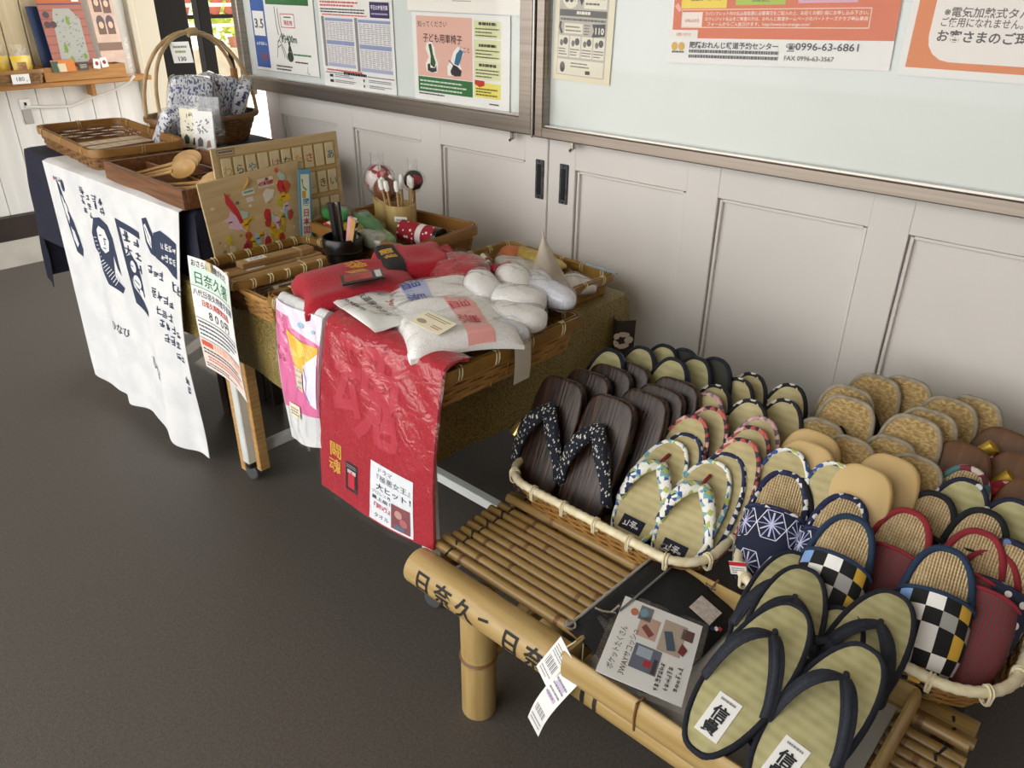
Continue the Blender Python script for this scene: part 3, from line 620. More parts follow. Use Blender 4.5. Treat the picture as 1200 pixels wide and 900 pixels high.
sd_ = thing('acrylic_stand', 'clear acrylic stand at the right end of the ledge', 'stand', (-4.09, 1.775, .8195))
MB().box((0, 0, .005), (.05, .05, .006)).build('foot', FILM_S, sd_, smooth=0); MB().box((0, 0, .09), (.004, .02, .165)).build('upright', FILM_S, sd_, smooth=0)
bw = thing('white_panelling_behind', 'pale wooden crate boards standing at the back of the ledge', 'boards', (-4.185, 1.25, .8195))
pm2 = MB().box((0, 0, .3), (.012, .09, .6), b=.003).mesh('board', mat('pale_board', 'CDBFA0', 'BFAE8C', rough=.6, ns=6, stretch=(4, 6, .5)), 0)
for k in range(6): obj('board', pm2, bw, loc=(0, -.2+k*.094, 0))
bw.name = 'crate_board'
# ================================================================ the far table
t1 = thing('trestle_table', 'long table under navy cloth beside the plank wall', 'table', (-2.36, 1.18, 0))
MB().box((-.18, .02, .735), (.72, .62, .026), b=.003).build('tabletop', WOOD_O, t1)
for x in (-.43, .1):
    for y in (-.26, .29): MB().box((x, y, .361), (.045, .045, .722), b=.003).build('leg', WOOD_P, t1)
MB().box((-.165, .29, .2), (.53, .02, .06)).build('stretcher', WOOD_P, t1)
# a cloth laid over a rectangle and hanging down its sides
def drape(x0, x1, y0, y1, z, L, Rr, F, B, th, nu, nv, seed, wave=.012, lift=.003):
    r = random.Random(seed); ph = [r.uniform(0, 6) for _ in range(6)]
    def fn(u, v):
        sx = x0-L+(x1-x0+L+Rr)*u; sy = y0-F+(y1-y0+F+B)*v
        ox = max(x0-sx, 0, sx-x1); oy = max(y0-sy, 0, sy-y1); dn = max(ox, oy)+.15*min(ox, oy)
        cx = min(max(sx, x0), x1); cy = min(max(sy, y0), y1)
        k = min(1, dn/.08); wv = wave*k*(math.sin(sx*23+ph[0]+sy*9)+.6*math.sin(sy*31+ph[1]+sx*5))
        ex = (-1 if sx < x0 else 1 if sx > x1 else 0); ey = (-1 if sy < y0 else 1 if sy > y1 else 0)
        cr = min(ox, oy)
        return Vector((cx+ex*(.006+.06*dn+wv*.6)-ex*cr*.05, cy+ey*(.006+.06*dn+wv*.6)-ey*cr*.05, z+lift-dn*.97+(.001*math.sin(sx*40+ph[2])*math.sin(sy*37) if dn == 0 else 0)))
    return MB().grid(fn, nu, nv, th=-th)
drape(-2.91, -2.17, .872, 1.52, .7485, .45, .005, .3, .1, .0016, 50, 60, 2, wave=.003).build('table_cloth', NAVYC, smooth=60, label='plain navy cloth draped over the far table', cat='tablecloth')
ts_ = thing('side_table', 'narrow side table extending the far table towards the cart', 'table', (-1.985, 1.03, 0))
MB().box((0, 0, .735), (.34, .31, .026), b=.003).build('tabletop', WOOD_O, ts_)
for x in (-.15, -.1):
    for y in (.0, .13): MB().box((x, y, .361), (.04, .04, .722), b=.003).build("leg", DARKW, ts_)
drape(-2.155, -1.812, .872, 1.19, .7485, .002, .4, .3, .1, .0016, 40, 50, 6, wave=.003).build('table_cloth', NAVYC, smooth=60, label='navy cloth hanging down the end of the narrow side table', cat='tablecloth')
# white printed towel cloth hanging at the front
def TS(u, v, e=0):
    if v < 0: return Vector((-2.66+u*.845, .842-v*.35, .7575+.002*math.sin(u*19)+e))
    xl = -2.66+.13*v; xr = -1.815-.07*v-.03*math.sin(PI*v)
    wv = (.011*math.sin(u*17+1.2*v)+.005*math.sin(u*31+2))*min(1, v*1.1)+.02*max(0, u-.86)/.14*v*math.sin(v*5)
    return Vector((xl+(xr-xl)*u, .832-.035*v-wv-e, .757-v*(.665+.055*u+.012*math.sin(u*9))))
tn = MB().grid(lambda u, v: TS(u, -.18+1.18*v), 72, 44, th=-.0014).build('printed_cotton_cloth', COTTON, smooth=60, label='white cotton cloth with navy woodblock prints hanging off the far table', cat='cloth')
P = Print(TS, tn, .0012); NB = '2A3550'
def up2(x, y): return (x, y)
class Down(Print):
    """prints on the hanging cloth: x in metres from the left, y in metres below the table edge"""
    def __init__(s):
        s.xf = (0, 0, 1, 1); super().__init__(lambda u, v, e: TS((s.xf[1]+(u-s.xf[0])*s.xf[2])/.87, -v*s.xf[3]/.69, e), tn, .0014, .012)
P = Down()
# first motif: tall crouching figure
P.poly(NB, [(.085, -.05), (.1, -.06), (.12, -.12), (.15, -.16), (.165, -.2), (.172, -.24), (.16, -.262), (.12, -.255), (.1, -.18), (.088, -.11)])
P.ell('C03A40', .068, -.045, .006, .006); P.brush(NB, .078, -.052, .02, 2, seed=4); P.ell(NB, .128, -.058, .012, .018)
P.up(); P.poly('E2E3E6', [(.1, -.085), (.112, -.1), (.13, -.15), (.118, -.17), (.104, -.14)]); P.poly('E2E3E6', [(.122, -.178), (.145, -.19), (.156, -.225), (.14, -.238), (.124, -.215)]); P.ell('E2E3E6', .118, -.125, .012, .016)
for k in range(7): P.line(NB, [(.104+k*.006, -.15-k*.011), (.122+k*.006, -.153-k*.011)], .003)
P.layer = 1
P.xf = (.2, .25, 1.28, .85)
# second motif: the long-haired portrait with lettering above
for k, s in enumerate((3, 3, 2, 2)): P.brush(NB, .2+k*.036, -.075-(.01 if k % 2 else 0), .028, s, True, 20+k)
P.poly(NB, [(.25, -.16), (.262, -.138), (.3, -.128), (.335, -.145), (.352, -.185), (.36, -.26), (.366, -.31), (.352, -.29), (.34, -.24), (.33, -.33), (.372, -.35), (.355, -.375), (.29, -.36), (.265, -.32), (.255, -.26), (.23, -.25), (.225, -.2)])
P.up(); P.poly('E2E3E6', [(.275, -.175), (.29, -.158), (.318, -.165), (.333, -.2), (.326, -.235), (.305, -.248), (.285, -.235), (.276, -.205)])
for k in range(9): P.line('E2E3E6', [(.262+.008*k, -.29-.008*k), (.29+.008*k, -.275-.006*k)], .0025)
for k in range(6): P.line('E2E3E6', [(.24+.006*k, -.21-.012*k), (.262+.003*k, -.205-.012*k)], .0025)
P.up(); P.line(NB, [(.288, -.19), (.3, -.187)], .0035); P.line(NB, [(.312, -.196), (.322, -.196)], .0035); P.line(NB, [(.31, -.195), (.314, -.215), (.307, -.217)], .0022); P.line(NB, [(.3, -.23), (.314, -.23)], .003)
P.layer = 1
P.xf = (.47, .485, 1.3, .95)
# third motif: framed tall print
P.poly(NB, [(.47, -.095), (.585, -.105), (.586, -.125), (.487, -.117), (.5, -.2), (.513, -.29), (.545, -.31), (.58, -.34), (.578, -.355), (.53, -.345), (.51, -.34), (.49, -.22)])
P.brush(NB, .498, -.155, .036, 1, seed=5); P.text(NB, '大', .498, -.194, .036, .015); P.brush(NB, .545, -.155, .036, 3, True, 9)
P.poly(NB, [(.5, -.2), (.52, -.19), (.548, -.205), (.56, -.24), (.57, -.3), (.54, -.3), (.52, -.28), (.506, -.25)])
P.up(); P.ell('E2E3E6', .53, -.222, .013, .018); P.ell('E2E3E6', .54, -.265, .02, .02); P.ell('E2E3E6', .556, -.292, .012, .01); P.up(); P.line(NB, [(.522, -.22), (.53, -.222)], .003); P.line(NB, [(.53, -.262), (.55, -.27)], .003); P.layer = 1
P.xf = (.64, .665, 1.08, .95)
# fourth motif: lantern and hanging shop curtain
P.poly(NB, [(.64, -.06), (.665, -.052), (.7, -.095), (.705, -.15), (.68, -.145), (.655, -.12)]); P.poly(NB, [(.7, -.085), (.735, -.072), (.785, -.082), (.815, -.09), (.815, -.185), (.79, -.18), (.76, -.165), (.706, -.152)])
P.up(); P.poly('E2E3E6', [(.652, -.075), (.662, -.068), (.69, -.1), (.69, -.13), (.668, -.115)]); P.brush('E2E3E6', .735, -.118, .02, 4, seed=31); P.brush('E2E3E6', .735, -.15, .02, 4, seed=32); P.line(NB, [(.66, -.08), (.688, -.122)], .003); P.layer = 1
for k, (x, y, s) in enumerate(((.655, -.205, 3), (.78, -.225, 2), (.665, -.27, 4), (.68, -.315, 3), (.69, -.35, 4), (.705, -.39, 3), (.75, -.43, 2))): P.brush(NB, x, y, .028, s, seed=40+k, rot=-.12)
P.text(NB, 'ひなび', .32, -.47, .035, .008, rot=-.15); P.text(NB, 'ひな', .56, -.52, .045, .008, rot=-.15); P.brush(NB, .775, -.5, .03, 2, True, 77)
P.done()
# ---------------- wicker letter tray
wt = basket('wicker_tray', 'brown rectangular wicker tray at the far end of the table', (-2.62, 1.025, .7535), -.09, .56, .265, .062, .035, .93, 7, WICK_B, WICK_RIM, mat('cane_tan', 'A8854C', rough=.5), 8, stakes=40, rimh=.02, amp=.003)
NOTE = mat('note_paper', 'CDBBA0', 'BFA98C', rough=.7, ns=10)
for k, (x, y, a, z) in enumerate(((-2.70, 1.03, .55, .782), (-2.6, 1.02, .62, .785), (-2.5, 1.06, .5, .789))):
    t, P = sheet('paper_slip', ['leftmost long paper slip inside the wicker tray', 'middle long paper slip inside the wicker tray', 'paper slip with dark picture at the right of the wicker tray'][k], 'paper', .06, .2, (x, y, z), (-PI/2, 0, a-.5), NOTE, group='long slips in the wicker tray')
    P.fine('8A7660', .008, .02, .05, .15, 4, .12, k, 3)
    if k == 2: P.rect('3A3432', .01, .15, .05, .19)
    P.done(); t.location.y -= .08
# ---------------- wooden compartment tray and spoons
wd = thing('compartment_tray', 'red brown wooden compartment tray of wooden spoons', 'tray', (-2.03, .99, .7545), (0, 0, -.03))
for c, d, nm in (((0, -.135, .024), (.46, .012, .048), 'side'), ((0, .135, .024), (.46, .012, .048), 'side'), ((-.224, 0, .024), (.012, .258, .048), 'side'), ((.224, 0, .024), (.012, .258, .048), 'side'),
                 ((0, .0, .003), (.44, .26, .006), 'bottom'), ((0, -.03, .02), (.436, .008, .03), 'divider'), ((.03, .05, .02), (.008, .15, .03), 'divider'), ((0, .06, .02), (.436, .008, .03), 'divider')):
    MB().box(c, d, b=.0015).build(nm, WOOD_R, wd)
def spoon(label, loc, rz, s, grp, tilt=.12):
    t = thing('wooden_spoon', label, 'spoon', loc, (.95, -tilt, rz), grp)
    MB().tube([(0, 0, 0), (.05*s, 0, .003), (.1*s, 0, .004), (.118*s, 0, .004)], [.0055, .0046, .005, .006], 8).build('handle', WOOD_SP, t)
    def bowl(u, v):
        a = 2*PI*u; q = v; return (0.148*s+.036*s*q*math.cos(a), .024*s*q*math.sin(a), -.006*s*(1-q*q)+.005)
    MB().grid(bowl, 18, 5, th=.0022).build('bowl', WOOD_SP, t, smooth=60); return t
for k, (x, y, rz, s) in enumerate(((-2.19, .885, .55, 1.15), (-2.15, .875, .42, 1.1), (-2.12, .866, .28, 1.1), (-2.02, .9, .1, 1.15), (-1.98, .885, -.05, 1.1), (-2.05, .962, .2, 1.1), (-1.97, .95, .0, 1.15))):
    spoon(['upright wooden spoon standing highest at the left of the tray', 'wooden spoon second from the left in the tray', 'wooden spoon third from the left in the tray', 'large wooden spoon lying across the front compartment', 'wooden spoon nearest the map board in the front compartment', 'wooden spoon lying in the middle compartment', 'wooden spoon right of the one in the middle compartment'][k], (x, y, .77), rz+.25, s, 'wooden spoons in the tray', .24 if k < 3 else .14)
# ---------------- handled basket of wrapped cloths
hb = basket('handled_basket', 'oval brown wicker basket with tall hoop handles', (-2.6, 1.335, .7535), 0, .23, .36, .09, .11, .78, 9, WICK_B, WICK_B, None, stakes=36, rimh=.012)
for k, dx in enumerate((-.045, .06)):
    MB().tube([(dx*(1-.8*math.sin(a)), -.17*math.cos(a), .08+.26*math.sin(a)**.8 if 0 < a < PI else .08) for a in [PI*i/24 for i in range(25)]], .0062, 8).build('handle', mat('cane_handle', 'BCA076', 'A88A60', rough=.45, ns=20), hb)
MB().tube([(.012, -.012, .336), (.012, .0, .34), (.012, .02, .34)], .013, 10).build('handle_binding', mat('cane_handle', 'A98A56'), hb)
hb2 = thing('leather_handle', 'brown wrapped walking stick handle behind the hoop basket', 'handle', (-2.63, 1.49, .7535))
MB().tube([(0, 0, 0), (0, 0, .22)], .012, 10).build('grip', mat('tan_leather', '9A6A38', rough=.5), hb2); MB().tube([(0, 0, .22), (0, -.004, .27), (0, -.03, .3), (0, -.06, .30)], .008, 8).build('hook', DARKW, hb2)
TEN = cell_mat('blue_print_cotton', ['E6E8EE', 'DDE0EA', 'E9EAEE', '6A78A4', 'E4E6EC', '46527A', 'E8E9ED'], 130, (1, 2.2, 1))
def bundle(label, loc, rot, W, D, H, m, grp, name='wrapped_cloth', cat='cloth', film=True, pw=2.6, seed=1):
    """a folded cloth in a clear bag: a soft pillow with a crimped bag end"""
    t = thing(name, label, cat, loc, rot, grp); r = random.Random(seed); p0, p1 = r.uniform(0, 6), r.uniform(0, 6)
    def sup(c): return (abs(c)**(2/pw))*(1 if c >= 0 else -1)
    def f(u, v, g=0):
        a = 2*PI*u; b = -PI/2+PI*v; cb = sup(math.cos(b)); k = 1+.05*math.sin(3*a+p0)*math.cos(b)+.03*math.sin(5*a+p1+2*b)
        return Vector((sup(math.cos(a))*cb*(W/2+g)*k, sup(math.sin(a))*cb*(D/2+g)*k, H/2+sup(math.sin(b))*(H/2+g)))
    MB().grid(lambda u, v: f(u, v), 28, 14).build('cloth_fold', m, t, smooth=80)
    if film:
        MB().grid(lambda u, v: f(u, v, .0035+.0025*math.sin(19*u+7*v)), 30, 16).build('clear_bag', FILM, t, smooth=80)
        MB().grid(lambda u, v: (-W/2-.03*v+.004*math.sin(9*u), (u-.5)*D*(.9-.3*v), H*.45+.018*v*math.sin(6*u+p0)), 10, 4).build('bag_end', FILM, t, smooth=60)
    return t
for k, (x, y, z, rx, ry, W, D, H) in enumerate(((-2.52, 1.22, .80, .1, -.75, .19, .15, .05), (-2.56, 1.275, .845, -.5, -1.2, .24, .14, .05), (-2.57, 1.34, .85, .15, -1.3, .23, .12, .05), (-2.58, 1.41, .845, -.25, -1.2, .21, .12, .05), (-2.58, 1.485, .845, .55, -1.1, .19, .11, .045))):
    bundle(['blue printed cloth bundle lying lowest in the hoop basket', 'upright blue lettered cloth bundle under the price tag', 'middle blue printed cloth bundle in the hoop basket', 'second blue printed bundle from the right in the hoop basket', 'rightmost pale blue bundle leaning out of the hoop basket'][k], (x, y, z), (rx, ry, .1*k), W, D, H, TEN, 'wrapped cloths in the hoop basket', seed=k, pw=5)
t, P = sheet('price_tag', 'white handwritten price tag hanging from the hoop handle', 'price tag', .068, .062, (-2.585, 1.262, 1.005), (.1, -.05, .55), PAPER, th=.001)
P.fine('7A8A70', .01, .042, .058, .052, 1, .6, 2, 5); P.fine('8A9A60', .014, .028, .05, .036, 1, .8, 3, 4); P.text(BK, '130', .016, .006, .018, .02, fit=.03); P.done()
for k, (x, y, rz, m, lab) in enumerate(((-2.45, 1.205, .42, CREAMP, 'cream printed picture card packet leaning on the hoop basket'), (-2.375, 1.21, .42, PAPER, 'white ink picture card packet leaning on the hoop basket'))):
    t, P = sheet('picture_card', lab, 'card', .07, .115, (x, y-.03, .775), (-.12, 0, rz), m, th=.006, group='picture card packets')
    r = random.Random(k+3)
    for q in range(14): P.line(BK, [(a := r.uniform(.012, .05), b := r.uniform(.05, .1)), (a+r.uniform(-.01, .012), b+r.uniform(-.01, .01))], .003)
    P.poly('2A4A48' if k == 0 else '6A6662', [(.01, .01), (.028, .012), (.03, .03), (.02, .04), (.01, .03)]); P.poly(BK if k == 0 else '9A7A6A', [(.04, .008), (.058, .012), (.055, .032), (.045, .03)])
    P.done(); MB().box((.036, -.002, .06), (.082, .012, .13)).build('clear_sleeve', FILM_S, t, smooth=0)
cs = thing('clear_case', 'clear plastic case with blue sticker behind the picture cards', 'case', (-2.40, 1.235, .777), (-.1, 0, .42))
MB().box((0, 0, .075), (.12, .02, .15), b=.002).build('case', FILM_S, cs); MB().box((-.02, 0, .07), (.03, .004, .04)).build('sticker', mat('blue_sticker', '4A5AA8', rough=.4), cs); MB().box((.02, 0, .1), (.07, .003, .09)).build('insert', mat('grey_insert', 'A6A8AC', '8A8C92', ns=40), cs)
# ================================================================ the cart table under gold cloth
t2 = thing('cart_table', 'white steel frame cart on taped casters under the gold cloth', 'table', (-1.45, 1.19, 0))
WM = mat('white_enamel', 'D8DCD8', 'CCD0CC', rough=.4, ns=8)
MB().box((0, 0, .552), (.9, .68, .026), b=.003).build('tabletop', WOOD_P, t2)
for x in (-.295, .445):
    for y in (-.32, .31):
        MB().box((x, y, .30), (.03, .03, .48), b=.003).build('leg', WM, t2)
        c = MB(); c.lathe([(0, -.006), (.018, -.006), (.022, -.003), (.022, .003), (.018, .006), (0, .006)], 14); co = c.build('caster', mat('grey_rubber', '4A4A4C', rough=.6), t2, loc=(x, y, .024), rot=(PI/2, 0, .3))
        MB().tube([(0, .01, 0), (0, .01, .0)], .001, 3)
        MB().box((x, y, .052), (.022, .024, .022), b=.004).build('caster_fork', mat('black_tape', '1E1E20', rough=.35), t2)
for y in (-.32,):
    MB().box((-.322, y+.008, .30), (.022, .04, .55), b=.002).build('wooden_post', WOOD_P, t2); MB().box((-.266, y+.02, .30), (.02, .03, .52), b=.002).build('wooden_post', WOOD_P, t2)
MB().box((-.295, 0, .09), (.026, .63, .026), b=.002).build('rail', WM, t2); MB().box((.445, 0, .09), (.026, .63, .026), b=.002).build('rail', WM, t2); MB().box((.075, -.035, .085), (.74, .026, .026), b=.002).build('rail', WM, t2)
MB().box((.0, .22, .3), (.6, .02, .34)).build('back_panel', DARKW, t2, smooth=0)
drape(-1.915, -1.0, .85, 1.53, .566, .07, .185, .165, .12, .0016, 90, 80, 5, wave=.010).build('gold_cloth', GOLD, smooth=60, label='olive gold brocade cloth draped over the cart table', cat='tablecloth')
fc = thing('flower_cloth', 'dark brown cloth with cream flowers hanging behind the cart', 'cloth', (-1.03, 1.47, .2))
MB().grid(lambda u, v: (.1*u, .02*math.sin(7*u), .33*v), 10, 10, th=.0015).build('cloth_panel', mat('brown_cloth', '3A2E26', rough=.9), fc)
P = Print(lambda u, v, e: Vector((u, .02*math.sin(7*u/.1)-e-.002, v)), fc)
for x, y in ((.03, .25), (.07, .2), (.04, .14), (.08, .28), (.06, .08)):
    for k in range(5): P.ell('D8CCB4', x+.012*math.cos(k*1.256), y+.016*math.sin(k*1.256), .007, .01, 8, k*1.256)
P.done()
fl = thing('flower_ornament', 'cream cloth flower pinned at the left end of the gold cloth', 'ornament', (-1.925, .842, .535))
for k in range(5): MB().grid(lambda u, v: (.018*math.sin(PI*v)*(u-.5)*1.4, -.004-.005*math.sin(PI*u), .034*v), 5, 5, th=.001).build('petal', CREAMP, fl, smooth=60, rot=(0, k*2*PI/5+.3, 0))
# ---------------- chopsticks
cb = basket('chopstick_basket', 'brown wicker basket of boxed chopsticks behind the price sign', (-1.652, .972, .571), .03, .2, .33, .072, .03, .93, 7, mat('wicker_dark', '6A4526', '52331C', rough=.5, ns=40), mat('rim_gold', 'A5803E', '8E6A30', rough=.4, ns=14), CREAM, 22, stakes=30, rimh=.016, amp=.003)
CARD = mat('kraft_box', 'B08E60', 'A38052', rough=.55, ns=14, stretch=(6, 1, 1))
for k, (x, y, z, L, rz) in enumerate(((-1.722, .98, .597, .26, -.02), (-1.678, .985, .606, .26, -.03), (-1.632, .975, .606, .26, -.02), (-1.592, .965, .598, .25, .0), (-1.69, 1.0, .6225, .2, -.04))):
    t = thing('chopstick_box', ['leftmost kraft chopstick box in the brown basket', 'second kraft chopstick box in the brown basket', 'third kraft chopstick box in the brown basket', 'rightmost kraft chopstick box in the brown basket', 'topmost kraft chopstick box with a white label'][k], 'box', (x, y, z), (.0, .0, rz), 'boxed chopsticks')
    MB().box((0, 0, .008), (.036, L, .016), b=.002).build('carton', CARD, t); MB().box((0, .06, .008), (.0375, .006, .0175)).build('paper_band', mat('tan_band', 'C8AE80', rough=.6), t, smooth=0)
    if k in (1, 4):
        MB().box((0, -.055, .0165), (.02, .05, .001)).build('label', PAPER, t, smooth=0)
        P = Print(flat((.006, -.075, .017), (0, 1, 0), (-1, 0, 0)), t); P.brush(BK, .002, .002, .009, 4, seed=k); P.done()
# ---------------- small tan box basket with packs
tb = basket('tan_basket', 'small tan woven box basket between the chopsticks and the towels', (-1.497, .985, .571), 0, .118, .33, .06, .012, .94, 9, WICK_T, WICK_T, None, stakes=34, rimh=.008)
for k, (x, y, z, rz) in enumerate(((-1.52, .95, .62, -.05), (-1.48, .985, .627, -.16), (-1.5, 1.0, .596, -.1), (-1.47, .93, .6, -.12))):
    t = thing('chopstick_pack', ['clear chopstick pack on the left of the tan basket', 'clear chopstick pack with pink paper in the tan basket', 'clear chopstick pack lying at the back of the tan basket', 'lowest clear chopstick pack in the tan basket'][k], 'packet', (x, y, z), (.03, 0, rz), 'clear packs in the tan basket')
    MB().box((0, 0, .004), (.036, .24, .01), b=.002).build('clear_sleeve', FILM_S, t); MB().box((.004, .02, .003), (.018, .17, .005)).build('paper_insert', mat('pink_slip', 'C98A9A', rough=.6) if k == 1 else NOTE, t, smooth=0); MB().tube([(-.01, -.1, .004), (-.01, .1, .004)], .003, 6).build('chopstick', DARKW, t)
# ---------------- the big price sign
sg = thing('price_sign', 'white hand lettered sign reading 800 yen hanging from the chopstick basket', 'sign', (0, 0, 0))
def GS(u, v, e=0):
    """u 0-.2 across, v 0-.29 up from the bottom"""
    k = 1-v/.29; a = (.03*k+.012*math.sin(PI*k)); return Vector((-1.725+u*1.0+.03*k*k*.5, .792-.012*u/.2+a*-.35+.012*math.sin(PI*u/.2)-e, .385+v+(.012*(.1-u)/.1)*k))
MB().grid(lambda u, v: GS(u*.2, v*.29), 12, 16, th=.0008).build('sheet', PAPER, sg, smooth=60)
P = Print(lambda u, v, e: GS(u, v, e), sg, .0005, .02)
P.rect('D2E6DC', .006, .222, .194, .268, 6); P.up()
P.text(BK, 'おさらに受継がれた', .01, .27, .018, .01, fit=.17); P.text('2E5A34', '日奈久箸', .014, .229, .034, .006, fit=.165)
P.text('2A2C4A', '八代日奈久特産手割箸', .006, .197, .019, .004, fit=.19); P.text('C03A38', '日奈久駅限定出品', .035, .175, .017, .02, fit=.13); P.text('1E1E20', '８００円', .052, .145, .026, .012, fit=.105)
P.line('3A3A40', [(.004, .137), (.1, .137), (.196, .137)], .0016); P.fine('5A5A6A', .008, .09, .192, .134, 4, .4, 2, 14); P.line('3A3A40', [(.004, .084), (.1, .084), (.196, .084)], .0016)
P.rect('E8D8CE', .0, .0, .2, .08, 5); P.rect('E8A88E', .005, .063, .195, .08, 4); P.up(); P.rect('D05A44', .008, .064, .05, .078, 3); P.fine('3A3A44', .008, .042, .19, .06, 2, .45, 5, 14); P.fine('C86A5A', .02, .024, .19, .04, 2, .5, 7, 12); P.fine('4A4A50', .008, .006, .14, .02, 2, .45, 9, 10)
P.line('7A9A7A', [(.004, .22), (.1, .22), (.196, .22)], .002); P.done()
MB().box((-1.63, .792, .668), (.02, .004, .022), b=.001).build('clip', CREAM, sg); MB().box((-1.545, .789, .668), (.01, .006, .02), b=.001).build('clip', CREAM, sg)
# ---------------- puzzle boards
def puzzle(name, label, W, H, loc, rot):
    t = thing(name, label, 'board', loc, rot); MB().box((W/2, .003, H/2), (W, .006, H), b=.0012).build('board', PLY, t); return t, Print(lambda u, v, e: Vector((u, -e, v)), t)
t, P = puzzle('hiragana_board', 'wooden hiragana letter board standing behind the map puzzle', .365, .305, (-1.787, .928, .582), (-.035, 0, PI/2))
P.rect('B89C66', .012, .16, .353, .285); P.rect('BCA06A', .19, .012, .353, .16); P.up()
cols = ['B89A50', '3A4A4A', '4A7A8A', 'C8B080', 'B05A5A', '3A4A44', 'C8963A', 'B03A3A', 'C8B080', '3A6A8A']
TILE = mat('tile_wood', 'D6C8A2', 'CBBB92', rough=.55, ns=20)
rows = ['わらや　はなたさかあ', '　　　　　　　しきい', '　　　　　　　すくう', '　　　　　　　せけえ']
for j, rw in enumerate(rows):
    for i, ch in enumerate(rw):
        if j and i < 7: continue
        x, y = .018+i*.0335, .222-j*.07
        P.line('8E7444', [(x, y), (x+.031, y), (x+.031, y+.06), (x, y+.06), (x, y)], .0012); MB().box((x+.0155, -.0008, y+.03), (.0265, .0022, .055), b=.0006).build('letter_tile', TILE, t, smooth=0)
        P.layer = 6
        if ch != '　' and not (j == 0 and i == 8): P.text(cols[(i+j*3) % 10], ch, x+.003, y+.018, .026, .006)
        P.layer = 2
P.up(); P.line('5A5A60', [(.014, .288), (.06, .288), (.06, .3), (.014, .3), (.014, .288)], .0015); P.fine('5A5A60', .018, .291, .056, .297, 1, .7, 3, 5); P.done()
t, P = puzzle('map_puzzle', 'plywood puzzle map of Japan with coloured pieces', .28, .235, (-1.768, .885, .582), (-.05, -.06, PI/2))
r = random.Random(21)
def piece(c, pts):
    """a thin loose puzzle piece lying in its recess"""
    MB().rings([[(x, -.0002, y) for x, y in pts], [(x, -.0016, y) for x, y in pts]]).build('puzzle_piece', ink(c, .5), t, smooth=0)
pc = lambda c, cx, cy, s, n=7, e=.75: piece(c, [(cx+s*r.uniform(.6, 1.1)*math.cos(2*PI*k/n)*e, cy+s*r.uniform(.6, 1.1)*math.sin(2*PI*k/n)) for k in range(n)])
piece('C2313A', [(.062, .2), (.07, .19), (.09, .15), (.094, .12), (.084, .118), (.078, .14), (.06, .175)]); piece('D8B8CC', [(.04, .135), (.06, .14), (.066, .155), (.078, .14), (.1, .09), (.085, .105), (.075, .105), (.052, .115), (.06, .128)]); piece('A8C4B4', [(.084, .165), (.092, .15), (.115, .14), (.108, .13), (.094, .128)])
piece('DCB022', [(.09, .125), (.11, .125), (.106, .118), (.126, .122), (.126, .13), (.108, .114), (.1, .095), (.088, .108)])
for (x, y, c, s) in ((.214, .222, 'C84A2A', .006), (.224, .205, 'A8C4B4', .012), (.217, .18, 'C0282E', .016), (.231, .178, 'B8502A', .014), (.217, .155, 'D8B022', .012), (.229, .153, 'D8B022', .012), (.207, .14, 'B8B032', .01), (.222, .13, 'D0A8BC', .012), (.215, .112, '9CBCC0', .012), (.226, .108, 'A8442A', .013), (.205, .105, 'C8A822', .012), (.198, .09, 'D8B022', .012), (.2, .075, 'B0A030', .01), (.186, .095, 'D4B4C8', .014), (.176, .11, 'A4C4BC', .01), (.172, .085, 'D8A822', .013), (.165, .12, 'B8302E', .014), (.16, .1, 'A83A2A', .012), (.178, .068, 'D8B022', .012), (.192, .055, 'A83A24', .012), (.165, .062, 'B4A82E', .009), (.142, .072, 'C8B4C0', .01), (.148, .055, 'B02A34', .012), (.135, .075, 'D8B022', .011), (.122, .07, '9CBCCC', .013), (.107, .066, 'D8B022', .014), (.095, .06, 'A83048', .012), (.1, .085, 'B04A30', .01), (.085, .055, 'B02A34', .012), (.075, .035, 'B02A2C', .011), (.086, .03, 'B4A82E', .01), (.066, .03, 'D8B022', .008), (.12, .035, 'C8AEB8', .01), (.135, .035, 'A85A28', .012), (.16, .04, 'A4C0C0', .012), (.15, .04, 'C8A030', .01), (.05, .06, 'D8C8B0', .012), (.045, .09, 'C8B82A', .01), (.05, .075, 'B4A82E', .007)):
    pc(c, x, y, s*1.3)
for k in range(40): (lambda c, x, y, q: P.ell(c, x, y, q, q*.8, 7))(r.choice(['C8B088', '8E7A5A', 'D8C8A8', 'B87A5A', 'C8B840', '6A6A60', 'D8D0C0']), r.uniform(.02, .26), r.uniform(.02, .215), r.uniform(.003, .006))
P.rect('D8DCCC', .108, .182, .142, .196); P.rect('E0C8B8', .155, .19, .2, .212); P.rect('D8C8C4', .115, .164, .135, .176); P.poly('D8D4C4', [(.165, .15), (.19, .16), (.198, .178), (.175, .185), (.162, .175)])
P.layer = 5; P.text('A8263C', '日本地図', .158, .195, .011, .02, fit=.04); P.fine('5A8A8A', .112, .186, .138, .192, 1, .7, 2, 4); P.text('8A3A3A', '', 0, 0, .01)
for x, y in ((.06, .128), (.1, .112), (.107, .066), (.172, .085), (.186, .095), (.217, .155), (.222, .13), (.205, .105), (.122, .07), (.135, .075)): P.fine('3A3432', x-.005, y-.002, x+.005, y+.002, 1, .8, 2, 3)
P.done()
t, P = sheet('map_title_strip', 'blue bordered title strip standing at the right of the map puzzle', 'strip', .038, .19, (-1.752, 1.115, .625), (-.05, .12, PI/2), mat('strip_blue', '5A9ABE', rough=.5), th=.002)
